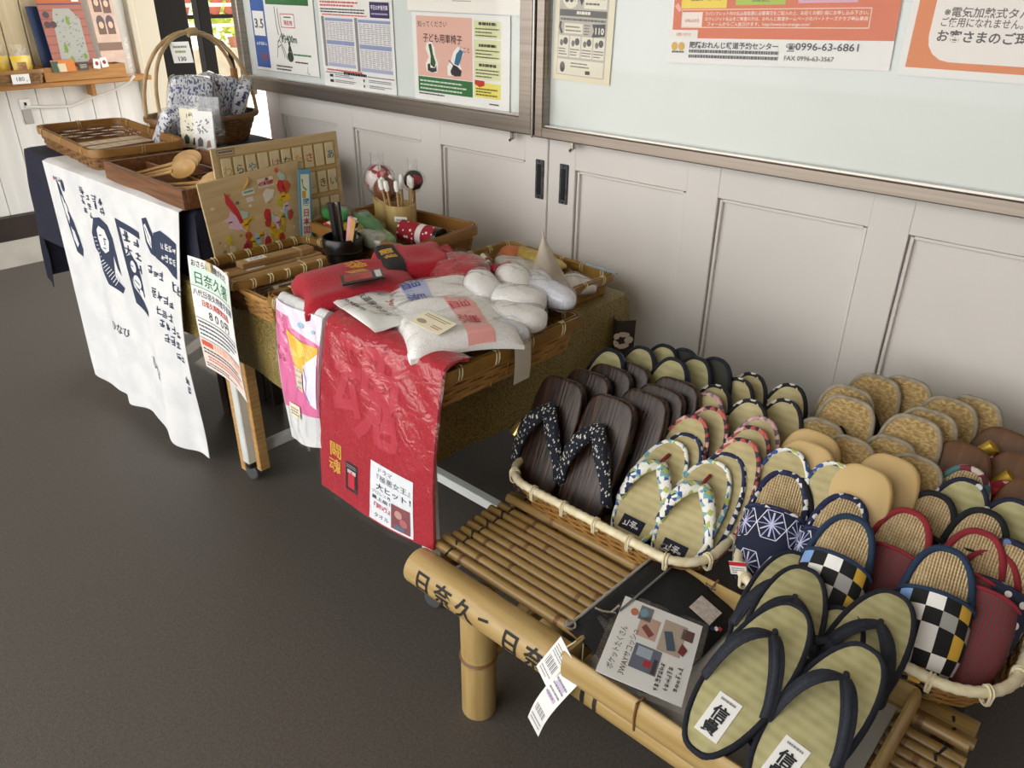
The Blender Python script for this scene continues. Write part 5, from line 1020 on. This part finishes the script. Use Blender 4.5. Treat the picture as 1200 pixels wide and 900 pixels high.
# local frame: u runs along +Y (reading direction), v runs along -X
MB().box((.066, .08, 0), (.142, .182, .0012)).build('laminate', FILM_S, sc_, smooth=0); MB().box((.066, .08, .0012), (.124, .162, .0008)).build('paper', PAPER, sc_, smooth=0)
P = Print(lambda u, v, e: Vector((.128-v, u, .0017+e)), sc_)
P.text(BK, 'ポケットたくさん', .012, .104, .012, .0, fit=.088); P.text(BK, '3WAYサコッシュ', .01, .087, .012, .0, fit=.092)
for x0, y0, x1, y1, c in ((.125, .075, .155, .095, '7A7C84'), (.08, .02, .145, .055, 'B8A898'), (.118, .008, .14, .026, '6A4A48'), (.03, .045, .078, .085, '6A7080'), (.092, .06, .135, .09, 'C8A898')): P.rect(c, x0, y0, x1, y1)
P.up(); P.ell('C87A5A', .135, .102, .008, .006); P.ell('7AA0B8', .14, .088, .009, .006); P.poly('8A4A44', [(.095, .07), (.11, .085), (.12, .08), (.105, .064)]); P.poly('4A5A68', [(.085, .04), (.12, .052), (.125, .04), (.09, .028)]); P.poly('7A3034', [(.09, .025), (.11, .022), (.1, .012), (.085, .016)]); P.rect('B0303A', .04, .055, .052, .066); P.rect('A8B4C4', .055, .058, .074, .08); P.rect('4A3A40', .032, .047, .06, .053)
for k in range(3): P.brush('3A3A3C', .006+k*.006, .036-k*.0125, .0078, 7 if k == 0 else 6, seed=50+k)
P.done()
t, P = sheet('clear_holder', 'small clear holder tab clipped between the pouch and the card', 'tab', .022, .028, (-.466, .735, .394), (-1.4, .3, 1.2), FILM_S, th=.002)
for k, (c0, sx, lab) in enumerate((((-.492, .672, .394), -.1, 'upper white barcode tag hanging over the tray front'), ((-.478, .668, .35), -.25, 'lower curled white barcode tag hanging over the tray front'))):
    t = thing('barcode_tag', lab, 'tag', (0, 0, 0), (0, 0, 0), 'barcode tags')
    L = .095 if k == 0 else .165; W = .034
    d = Vector((-.42 if k == 0 else -.36, -.05, -.9)).normalized(); s = Vector((.78, -.25, -.42 if k == 0 else -.3)).normalized(); O = Vector(c0)-s*W*.4
    f = lambda u, v, e=0, O=O, d=d, s=s, L=L: O+d*(L*(1-v))+s*(W*u)+s.cross(-d)*(e+.012*k*math.sin(PI*v)*1.0)
    MB().grid(lambda u, v: f(u, v), 4, 14, th=.0006).build('card', PAPER, t, smooth=60); P = Print(f, t)
    for q in range(9): P.rect('7A7A80', .15+q*.08, .3, .15+q*.08+.03+.02*(q % 2), .55 if k == 0 else .42)
    P.fine('8A8A90', .12, .62, .88, .9, 4, .35, k, 5); P.fine('9A9AA0', .12, .08, .88, .24, 2, .4, k+3, 5)
    if k: P.rect('C8B8D8', .2, .62, .8, .86)
    P.done(); MB().tube([f(.5, 1.0), f(.5, 1.04)+Vector((.006, .012, .004)), (-.49, .715, .38)], .0012, 5).build('string', CREAM, t)
# ================================================================ shoe baskets
CREAMB = mat('cane_bright', 'ECE2C4', 'DDD0A8', rough=.5, ns=60)
sa = basket('shoe_basket', 'large rounded bamboo basket of wooden clogs and sandals', (-.637, 1.197, .337), 0, .425, .56, .072, .07, .88, 8, WICK_T, CREAMB, CREAMB, 26, rim='tube', stakes=56, amp=.0028)
sb_ = basket('shoe_basket', 'large rounded bamboo basket of slippers and straw sandals', (-.195, 1.25, .337), 0, .41, .60, .072, .09, .88, 8, WICK_T, CREAMB, CREAMB, 26, rim='tube', stakes=56, amp=.0028)
sdn = thing('low_stand', 'low dark wooden stand behind the bench under the baskets', 'stand', (-.42, 1.42, 0))
for y in (-.12, .0, .12): MB().box((0, y, .3275), (.86, .08, .015), b=.002).build('plank', DARKW, sdn)
for x in (-.36, .36):
    for y in (-.12, .12): MB().box((x, y, .16), (.04, .04, .32)).build('leg', DARKW, sdn)
# ================================================================ footwear
def outline(kind, L, W, n=44):
    """closed sole outline, heel end at y=0, toe end at y=L"""
    pts = []
    for i in range(n):
        a = 2*PI*i/n; c, s = math.cos(a), math.sin(a)
        p = {'zori': 2.6, 'geta': 4.2, 'pale': 3.2, 'straw': 3.4, 'slip': 2.5}[kind]
        x = (abs(c)**(2/p))*(1 if c >= 0 else -1)*W/2; y = (abs(s)**(2/p))*(1 if s >= 0 else -1)*L/2+L/2
        q = y/L
        k = {'zori': .88+.12*math.sin(PI*min(1, q*1.15-.12)) if q > .1 else .86, 'geta': .93+.07*q, 'pale': .9+.1*q, 'straw': .84+.16*q, 'slip': .9+.1*(1-q)}[kind]
        pts.append((x*k, y))
    return pts
def inset(pts, d, L): return [(x*(1-d/abs(max(p[0] for p in pts))), L/2+(y-L/2)*(1-d/(L/2))) for x, y in pts]
TAT = weave_mat('tatami', 'CDC193', 'AFA070', 200, 22, bump=.3)
TATG = weave_mat('tatami_green', 'BDB788', '9A9263', 190, 21, bump=.3)
STRAW = mat('straw_sole', 'CDB27A', 'A38450', rough=.65, ns=150, stretch=(1, 1.6, 1), bump=1.0, lo=.36, hi=.6, det=3)
SEAG = weave_mat('seagrass', 'DFC79C', 'A88C60', 75, 60, bump=1.0)
GETA = mat('burnt_paulownia', '1B0F0A', '5A3B26', rough=.36, ns=26, stretch=(9, .5, 3), lo=.42, hi=.78, bump=.35, det=6)
GETA2 = mat('brown_clog', '5A3A20', '6E4A2A', rough=.45, ns=12, stretch=(9, .7, 3), lo=.35, hi=.75)
PALE = mat('pale_clog', 'D8BE88', 'CAAA70', rough=.4, ns=5, stretch=(2, 1, 2), lo=.3, hi=.7, coat=.1)
EVA = mat('blue_foam', '33506E', '2A4460', rough=.7, ns=60)
EVAD = mat('dark_foam', '23262C', rough=.7)
FELT = mat('grey_felt', 'A59C88', '948A76', rough=.9, ns=80)
NAVYR = mat('navy_binding', '1A1E2E', '12151F', rough=.85, ns=120)
DENIM = mat('navy_strap', '171A24', '232733', rough=.8, ns=140, stretch=(1, 6, 1))
DRAG = cell_mat('dragonfly_print', ['DAD8CC', 'CFCDBE'], 125, (1.8, .9, 1), border='131829', thr=.3)
DROP = cell_mat('drop_print', ['F0EEE6', '7AB0B8', 'EDEBE0', '3A5A9A', 'F0EFE8', 'B4BE62', 'EDEBE2', '2E3A60'], 120)
NVD = cell_mat('navy_dash', ['E6E4E0', '1B2348', '1B2348', '26305A'], 130, (1, 1, 1))
CORAL = cell_mat('coral_print', ['C86A62', '2A2A3A', 'D8BCB4', 'B8504E', '3A3442'], 110)
PINK = cell_mat('pink_print', ['C89AA0', '8A7A80', 'D4B4B4', '6A5A62'], 110)
BLKW = cell_mat('black_white_print', ['17181C', '1C1D22', '17181C', 'D8D4CC', '1A1A20'], 90)
REDP = cell_mat('red_strap_print', ['A81E2C', 'B8302E', 'D8B8B4', '8A1A26'], 80)
ASA = mat('asanoha_navy', '171D38', rough=.85)
STRIPE = stripe_mat('red_stripe', '8E2230', '4E4A46', 9)
PATCH = patch_mat('patchwork')
TRI = cell_mat('triangle_print', ['D8CFC8', '7A2A3A', '4A7A78', 'D4C8C0', 'B8A0A0', '5A2A38'], 75)
FLOW = cell_mat('navy_flower', ['D8D8D0', '6A7AA8', '8AA0A8', 'C8CCD0'], 55, border='161C34', thr=.3)
def strap_pts(L, W, side, hgt, root=.36, apex=.76, bow=.5):
    p0 = Vector((0, L*apex, .003)); p3 = Vector((side*W*.47, L*root, .002)); out = []
    for k in range(11):
        t_ = k/10; h_ = hgt*math.sin(PI*min(1, t_*.9+.12))*(1-.25*t_)
        x = side*W*.47*(t_**1.0)*(1+.35*math.sin(PI*t_)*bow); y = p0.y+(p3.y-p0.y)*t_+.012*math.sin(PI*t_)
        out.append((x, y, h_))
    out.append((side*W*.475, L*root-.004, -.012))
    return out
def shoe(name, label, cat, group, kind, L, W, th, sole_m, top_m, rim_m=None, strap_m=None, strap_r=.0085, hgt=.026, flat_=.75, post_m=None, ribbon=False, lab=None, strap=True, root=.36):
    t = thing(name, label, cat, (0, 0, 0), (0, 0, 0), group); ol = outline(kind, L, W)
    i1 = inset(ol, .003, L)
    sole = MB(); z = lambda p, h: [(x, y, h) for x, y in p]
    if kind in ('geta', 'pale'):
        sole.rings([z(i1, 0), z(ol, .003), z(ol, th-.004), z(inset(ol, .002, L), th-.001), z(inset(ol, .005, L), th)]).build('sole', sole_m, t, smooth=50)
        for y in (.28, .66): MB().box((0, L*y, -.012), (W*.86, .018, .026), b=.002).build('tooth', sole_m, t)
    else:
        sole.rings([z(i1, 0), z(ol, .002), z(ol, th-.002), z(i1, th)]).build('sole', sole_m, t, smooth=50)
        MB().rings([z(inset(ol, .004, L), th-.002), z(inset(ol, .004, L), th+.0012), z(inset(ol, .006, L), th+.0018)]).build('insole', top_m, t, smooth=50)
        if rim_m: MB().tube([(x, y, th) for x, y in inset(ol, .0015, L)], .0042, 8, closed=True).build('edging', rim_m, t, smooth=80)
    if strap and strap_m:
        st = None
        for s in (-1, 1):
            pts = [(x, y, zz+th) for x, y, zz in strap_pts(L, W, s, hgt, root)]
            if ribbon:
                sp_ = MB().tube(pts, [.0085+.0025*math.sin(PI*min(1, k/9)) for k in range(12)], 10, flat=.24, up=(s*.35, 0, 1)).build('strap', strap_m, t, smooth=70)
                MB().tube([(x, y, zz+.0024) for x, y, zz in pts], [.0045]*12, 8, flat=.35, up=(s*.35, 0, 1)).build('strap_ridge', mat('strap_ridge', '262B38', '1C202B', rough=.8, ns=140), sp_, smooth=70)
            else: MB().tube(pts, [strap_r*(.8+.35*math.sin(PI*min(1, k/8))) for k in range(12)], 9, flat=flat_).build('strap', strap_m, t, smooth=80)
        MB().tube([(0, L*.765, th-.002), (0, L*.77, th+hgt*.55)], .0042, 8).build('toe_post', post_m or strap_m, t, smooth=80)
        if post_m: MB().tube([(0, L*.76, th+hgt*.62), (0, L*.8, th+hgt*.5), (0, L*.87, th+.004)], .0034, 8).build('toe_cord', post_m, t)
    if lab == 'k':
        MB().box((.0, L*.2, th+.0025), (.045, .026, .001)).build('cloth_label', mat('label_navy', '14172A', rough=.8), t, smooth=0); P = Print(flat((-.02, L*.2-.008, th+.0032), (1, 0, 0), (0, 1, 0)), t); P.brush('E8E8EC', .002, .001, .014, 2, seed=2); P.brush('E8E8EC', .028, .003, .007, 1, seed=3); P.done()
    if lab == 'n':
        MB().box((0, L*.22, th+.0025), (.034, .06, .001)).build('paper_label', PAPER, t, smooth=0); P = Print(flat((-.017, L*.22-.03, th+.0032), (1, 0, 0), (0, 1, 0)), t); P.text(BK, '信', .006, .026, .022, .03); P.text(BK, '貴', .006, .006, .02, .03); P.fine('8A8A88', .006, .05, .028, .056, 1, .5, 2, 5); P.done()
    return t
def slipper(name, label, group, L, W, up_m, rim_m, closed=False, star=False, y0=.06, y1=.60):
    """house slipper: heel end at y=L, a cloth upper over the toe half"""
    t = thing(name, label, 'slipper', (0, 0, 0), (0, 0, 0), group); ol = outline('slip', L, W); th = .012; z = lambda p, h: [(x, y, h) for x, y in p]; i1 = inset(ol, .003, L)
    MB().rings([z(i1, 0), z(ol, .002), z(ol, th-.002), z(i1, th)]).build('sole', EVA, t, smooth=50)
    MB().rings([z(inset(ol, .005, L), th-.002), z(inset(ol, .005, L), th+.002), z(inset(ol, .008, L), th+.003)]).build('insole', SEAG, t, smooth=50)
    MB().tube([(x, y, th+.001) for x, y in inset(ol, .002, L)], .0055, 8, closed=True).build('edging', rim_m, t, smooth=80)
    def hw(y):
        q = (y/L-.5)*2; return W/2*max(.02, 1-abs(q)**2.5)**(1/2.5)*(.9+.1*(1-y/L))+.004
    def U(u, v, e=0):
        y = L*(y0+(y1-y0)*v)+.012*math.sin(PI*u)*(1 if v > .5 else -.3); h = (.024+.016*v if not closed else .012+.032*v**.7)+e
        w_ = hw(max(.003, L*(y0+(y1-y0)*v))) if v > .02 or not closed else hw(.004)
        return Vector((-(w_+e)*math.cos(PI*u), y, th*.5+h*math.sin(PI*u)**.75))
    if closed: y0 = .01
    MB().grid(U, 22, 16, th=.003).build('upper', up_m, t, smooth=70)
    MB().tube([U(k/20, 1, .0005) for k in range(21)], .003, 6).build('upper_hem', rim_m, t, smooth=70)
    if star:
        P = Print(lambda u, v, e: U(u, v, e+.0005), t, .0006)
        for cx, cy in ((.2, .75), (.5, .75), (.8, .75), (.35, .25), (.65, .25), (.05, .25), (.95, .25)):
            for k in range(12):
                a = k*PI/6; l_ = .15 if k % 2 == 0 else .11; ex, ey = cx+l_*math.cos(a), cy+l_*1.55*math.sin(a)
                mid = ((cx+ex)/2, (cy+ey)/2)
                if 0 < ex < 1 and 0 < ey < 1: P.line('C9CBE8' if k % 2 else 'A9ACDA', [(cx, cy), mid, (ex, ey)], .012 if k % 2 == 0 else .018)
                if k % 2 == 0:
                    a2 = (k+2)*PI/6; fx, fy = cx+.15*math.cos(a2), cy+.15*1.55*math.sin(a2)
                    if 0 < ex < 1 and 0 < fx < 1 and 0 < ey < 1 and 0 < fy < 1: P.line('E6E6F2', [(ex, ey), (fx, fy)], .01)
        P.done()
    return t
_proto = {}
def put(key, maker, x, y, zb, L, tilt, yaw, label, roll=0):
    th = math.radians(tilt); ps = math.radians(yaw)
    loc = (x+L*math.cos(th)*math.sin(ps), y-L*math.cos(th)*math.cos(ps), zb); rot = Matrix.Rotation(ps, 3, 'Z') @ Matrix.Rotation(th, 3, 'X') @ Matrix.Rotation(math.radians(roll), 3, 'Y')
    e = rot.to_euler()
    if key not in _proto:
        t = maker(); _proto[key] = t; t.location = loc; t.rotation_euler = e; t['label'] = label
        return t
    t = dup(_proto[key], loc, e, label); return t
OR = ['front', 'second', 'third', 'fourth', 'fifth', 'sixth', 'seventh', 'eighth']
# ---- burnt wooden clogs, two rows
G = 'burnt wood clogs'
mk_g = lambda: shoe('wooden_clog', 'x', 'clog', G, 'geta', .245, .112, .022, GETA, GETA, None, DRAG, .0135, .036, root=.24)
mk_g2 = lambda: shoe('wooden_clog', 'x', 'clog', G, 'geta', .245, .112, .02, GETA, GETA, None, None)
for k, (x, y, zt) in enumerate(((-.815, 1.082, 62), (-.797, 1.14, 62), (-.777, 1.185, 63), (-.76, 1.222, 64))):
    put('g' if k == 0 else 'g2', mk_g if k == 0 else mk_g2, x, y, .345, .245, zt, 4, '%s dark burnt wood clog in the left row of the basket' % OR[k])
for k, (x, y, zt) in enumerate(((-.7, 1.085, 62), (-.667, 1.143, 62), (-.655, 1.18, 63), (-.648, 1.222, 64))):
    put('g' if k == 0 else 'g2', mk_g if k == 0 else mk_g2, x, y, .345, .245, zt, 2, '%s dark burnt wood clog in the row next to the tatami sandals' % OR[k])
for nm, x, y, z, rz in (('white round price sticker on the front left clog', -.792, 1.067, .525, .05), ('white round price sticker on the second left clog', -.757, 1.122, .527, .05)):
    t = thing('price_sticker', nm, 'sticker', (x, y-.012, z), (math.radians(62), 0, rz), 'round price stickers'); MB().lathe([(0, .001), (.013, .001), (.013, 0)], 20).build('disc', PAPER, t); MB().box((0, .002, .0013), (.014, .003, .0004)).build('print', ink('9AA0B8'), t); MB().box((0, -.003, .0013), (.01, .002, .0004)).build('print', ink('9AA0B8'), t)
t = thing('gold_label', 'gold foil label wrapped on the front left clog strap', 'label', (-.873, 1.0, .462), (math.radians(55), 0, -.5)); MB().tube([(0, -.014, 0), (0, .014, 0)], .0155, 14).build('foil', mat('gold_foil', 'C9B870', rough=.25, metal=.8), t); P = Print(flat((-.008, -.01, .0156), (1, 0, 0), (0, 1, 0)), t); P.brush('3A3426', .0, .003, .012, 1, seed=4); P.done()
# ---- tatami sandals, two rows
Z = 'tatami sandals with printed edging'
def mk_z(rim, strap=None, post=None, lab=None, nm='tatami_sandal', W=.1, L=.235):
    return lambda: shoe(nm, 'x', 'sandal', Z, 'zori', L, W, .014, EVA, TAT, rim, strap, .011, .03, .7, post, lab=lab)
cols = [('drop', DROP, 'white blue and green'), ('navy', NVD, 'navy and white'), ('coral', CORAL, 'coral'), ('coral', CORAL, 'coral'), ('pink', PINK, 'pink'), ('black', BLKW, 'black and white'), ('blue', BLKW, 'black and white'), ('blk', BLKW, 'black and white')]
DRED = mat('dark_red_cord', '8A1E26', rough=.6)
ZA = [(-.582, 1.113, 42, .215), (-.569, 1.139, 46, .22), (-.575, 1.165, 52), (-.56, 1.206, 55), (-.588, 1.24, 58), (-.593, 1.278, 59), (-.573, 1.331, 60), (-.565, 1.369, 60)]
ZB = [(-.496, 1.107, 41, .215), (-.482, 1.13, 46, .22), (-.47, 1.152, 52), (-.472, 1.192, 55), (-.472, 1.224, 58), (-.514, 1.265, 60), (-.468, 1.311, 60), (-.488, 1.377, 60)]
for row, lst, nm in ((0, ZA, 'in the row beside the clogs'), (1, ZB, 'in the row at the basket right side')):
    for k, (x, y, tl, *LL) in enumerate(lst):
        LL = LL[0] if LL else .235
        c = cols[k]
        put('z%s%g' % (c[0], LL)+('s' if k == 0 else ''), mk_z(c[1], DROP if k == 0 else None, DRED, 'k', L=LL) if k == 0 else mk_z(c[1], L=LL), x, y, .352 if k == 0 else .347, LL, tl, 2 if row else 0, '%s tatami sandal %s, %s edging' % (OR[k], nm, c[2]))
# ---- larger black edged sandals at the back
mk_m = lambda: shoe('tatami_sandal', 'x', 'sandal', 'black edged sandals', 'zori', .26, .105, .016, EVA, TATG, NAVYR, NAVYR, .009, .02)
mk_mb = lambda: shoe('dark_sandal', 'x', 'sandal', 'black edged sandals', 'zori', .26, .105, .016, EVAD, mat('dark_matting', '34332C', rough=.8), NAVYR, None)
for k, (key, x, y, tl, lab) in enumerate((('m', -.800, 1.215, 66, 'black edged sandal peeking out left behind the clogs'), ('m', -.765, 1.275, 64, 'black edged sandal behind the left clog row'), ('m', -.735, 1.315, 64, 'black edged sandal furthest back behind the clogs'), ('m', -.688, 1.272, 64, 'black edged sandal behind the right clog row'), ('mb', -.695, 1.325, 64, 'all dark sandal left of the tall matted one'), ('m', -.66, 1.315, 62, 'tall black edged sandal standing above the others at the back'), ('mb', -.628, 1.335, 63, 'all dark sandal right of the tall matted one'))):
    put(key, mk_m if key == 'm' else mk_mb, x, y, .345, .26, tl, 0, lab)
# ---- straw sandals in the second basket
S_ = 'straw soled sandals'
mk_s = lambda: shoe('straw_sandal', 'x', 'sandal', S_, 'straw', .255, .112, .013, FELT, STRAW, FELT, BLACKC, .008, .018)
mk_ss = lambda: shoe('straw_sandal', 'x', 'sandal', S_, 'straw', .22, .1, .012, FELT, STRAW, FELT, None)
for key, x, y, L, tl, lab in (('s', -.366, 1.49, .255, 62, 'tall straw sandal at the back of the left straw row'), ('ss', -.318, 1.512, .255, 64, 'straw sandal behind the tall one in the left straw row'), ('s', -.388, 1.41, .255, 61, 'straw sandal behind the second large one on the left'), ('s', -.372, 1.372, .255, 60, 'large straw sandal in the middle of the left row'), ('ss', -.394, 1.31, .22, 60, 'small straw sandal at the left just behind the pale clogs'), ('ss', -.331, 1.285, .22, 60, 'small straw sandal between the two pale clog pairs'),
                              ('s', -.232, 1.487, .255, 62, 'large straw sandal at the back of the right straw row'), ('ss', -.2, 1.515, .255, 64, 'shaded straw sandal against the wall at the right'), ('s', -.247, 1.42, .255, 61, 'straw sandal third from the wall in the right row'), ('s', -.26, 1.38, .255, 60, 'large straw sandal in the middle of the right row'), ('ss', -.278, 1.335, .22, 60, 'small straw sandal just behind the right pale clog'), ('ss', -.226, 1.3, .22, 60, 'small straw sandal right of the pale clogs')):
    put(key+str(L), mk_s if key == 's' else (lambda L=L: shoe('straw_sandal', 'x', 'sandal', S_, 'straw', L, .112 if L > .23 else .1, .012, FELT, STRAW, FELT, None)), x, y, .345, L, tl, 0, lab)
mk_p = lambda: shoe('pale_clog', 'x', 'clog', 'pale wooden clogs', 'pale', .24, .112, .024, PALE, PALE, None, BLACKC, .008, .014)
mk_p2 = lambda: shoe('pale_clog', 'x', 'clog', 'pale wooden clogs', 'pale', .24, .112, .024, PALE, PALE, None, None)
for key, x, y, lab in (('p2', -.381, 1.25, 'pale wooden clog at the back of the left pair'), ('p', -.372, 1.208, 'pale wooden clog at the front of the left pair'), ('p2', -.252, 1.26, 'pale wooden clog at the back of the right pair'), ('p2', -.274, 1.198, 'pale wooden clog at the front of the right pair')):
    put(key, mk_p if key == 'p' else mk_p2, x, y, .345, .24, 55, 0, lab)
for x, y, lab in ((-.398, 1.172, 'tatami sandal behind the left star patterned slipper'), (-.323, 1.184, 'tatami sandal behind the right star patterned slipper')):
    put('zdrop', mk_z(DROP), x, y, .345, .235, 54, 9, lab)
# ---- house slippers
RIMN = mat('slipper_navy', '24345A', rough=.85); RIMR = mat('slipper_red', '8E2630', rough=.85); RIMB = mat('slipper_blue', '1F3550', rough=.85); RIMK = mat('slipper_black', '17181E', rough=.85)
SL = .21
mk_a = lambda: slipper('house_slipper', 'x', 'star patterned slippers', SL, .1, ASA, NVD, star=True)
put('asa', mk_a, -.388, 1.148, .357, SL, 44, 13, 'navy star patterned slipper with a price tag at the basket corner'); put('asa', mk_a, -.283, 1.15, .357, SL, 44, 6, 'navy star patterned slipper behind the patchwork one')
mk_c = lambda: slipper('house_slipper', 'x', 'patchwork slippers', SL, .1, PATCH, RIMB)
put('chk', mk_c, -.252, 1.086, .372, SL, 42, 4, 'patchwork check slipper behind the navy sandals'); put('chk', mk_c, -.125, 1.118, .358, SL, 44, 10, 'patchwork check slipper at the front right of the basket')
mk_r = lambda: slipper('house_slipper', 'x', 'red striped slippers', SL, .098, STRIPE, RIMR, closed=True)
put('red', mk_r, -.193, 1.173, .356, SL, 46, 2, 'red striped slipper in the middle of the basket'); put('red', mk_r, -.097, 1.192, .356, SL, 46, 4, 'red striped slipper behind the right patchwork one'); put('red', mk_r, -.072, 1.18, .358, SL, 38, 6, 'red striped slipper lowest at the right rim of the basket')
put('chk2', lambda: slipper('house_slipper', 'x', 'dark patchwork slippers', SL, .098, PATCH, RIMK), -.176, 1.243, .356, SL, 48, 0, 'dark edged patchwork slipper behind the red striped one'); put('chk2', None, -.104, 1.24, .356, SL, 50, 2, 'dark edged patchwork slipper further right behind the red one')
put('tri', lambda: slipper('house_slipper', 'x', 'triangle print slippers', .22, .1, TRI, TRI), -.151, 1.324, .356, .22, 54, -4, 'slipper printed with small triangles in front of the brown clogs')
put('flo', lambda: slipper('house_slipper', 'x', 'navy flowered slippers', SL, .098, FLOW, FLOW), -.052, 1.198, .356, SL, 46, -2, 'navy flowered slipper at the right rim of the basket')
mk_q = lambda: shoe('tatami_sandal', 'x', 'sandal', 'dark edged tatami sandals', 'zori', .235, .1, .014, EVAD, TATG, FLOW, None)
put('q', mk_q, -.144, 1.282, .345, .235, 54, 0, 'tatami sandal with pale blue edging beside the triangle slipper'); put('q', mk_q, -.072, 1.28, .345, .235, 52, -2, 'tatami sandal with flowered edging at the right edge')
mk_b = lambda: shoe('brown_clog', 'x', 'clog', 'brown clogs with red straps', 'pale', .24, .11, .022, GETA2, GETA2, None, REDP, .012, .034)
for x, y, tl, yw, lab in ((-.176, 1.385, 56, 0, 'brown clog with a red strap left of the gold labelled ones'), (-.128, 1.47, 60, -8, 'brown clog with red strap furthest back at the right'), (-.09, 1.41, 56, -6, 'brown clog with red strap and gold label at the right edge'), (-.055, 1.345, 54, -6, 'brown clog with red strap nearest at the right edge')):
    put('bclog', mk_b, x, y, .345, .24, tl, yw, lab)
for x, y, z, lab in ((-.155, 1.405, .53, 'gold label on the back brown clog strap'), (-.112, 1.36, .51, 'gold label on the nearer brown clog strap')):
    t = thing('gold_label', lab, 'label', (x, y, z), (1.0, .3, -.9), 'gold strap labels'); MB().tube([(0, -.02, 0), (0, .02, 0)], .0125, 12).build('foil', mat('gold_foil2', 'C9A63A', rough=.35, metal=.5), t); MB().tube([(0, -.024, 0), (0, -.021, 0)], .013, 12).build('end_band', REDP, t)
t, P = sheet('slipper_tag', 'red and white price tag on the left star slipper', 'tag', .026, .034, (-.385, .966, .402), (.3, -.2, .35), PAPER, th=.0008); P.rect('C8262E', 0, .024, .026, .034); P.fine('8A8A90', .003, .004, .023, .02, 3, .4, 3, 4); P.done()
# ---- navy sandals lying in the tray
NS = 'navy strapped sandals in the tray'
mk_n = lambda: shoe('navy_sandal', 'x', 'sandal', NS, 'zori', .248, .1, .016, EVAD, TATG, NAVYR, DENIM, .01, .036, ribbon=True, lab='n')
mk_n2 = lambda: shoe('navy_sandal', 'x', 'sandal', NS, 'zori', .248, .1, .014, EVAD, TATG, NAVYR, DENIM, .01, .02, ribbon=True, lab='n')
for k, (x, y, zb, tl, yw, rl_, lab) in enumerate(((-.3, 1.014, .375, 18, 8, 0, 'navy strapped sandal at the back of the left pile'), (-.274, .974, .375, 21, 9, 0, 'navy strapped sandal second from the top of the left pile'), (-.247, .887, .364, 24, -5, 0, 'topmost navy strapped sandal of the left pile with price sticker'),
                                                 (-.154, 1.011, .37, 22, -3, 4, 'navy strapped sandal behind at the right of the tray'), (-.199, .957, .355, 20, -2, 0, 'navy strapped sandal hidden between the two piles'), (-.145, .884, .362, 23, -8, 0, 'navy strapped sandal nearest the viewer at the tray right end'))):
    put('nav' if k in (2, 5) else 'nav2', mk_n if k in (2, 5) else mk_n2, x, y, zb, .248, tl, yw, lab, rl_)
t, P = sheet('sticker_card', 'white price card tucked under the top navy sandal strap', 'price card', .05, .036, (-.275, .79, .432), (-1.12, .2, -.35), PAPER, th=.0008); P.fine('8A8A9A', .006, .012, .044, .02, 1, .7, 3, 5); P.done()
t, P = sheet('sticker_card', 'second white card above the price card on the top sandal', 'price card', .05, .03, (-.262, .815, .448), (-1.12, .2, -.2), PAPER, th=.0008); P.done()
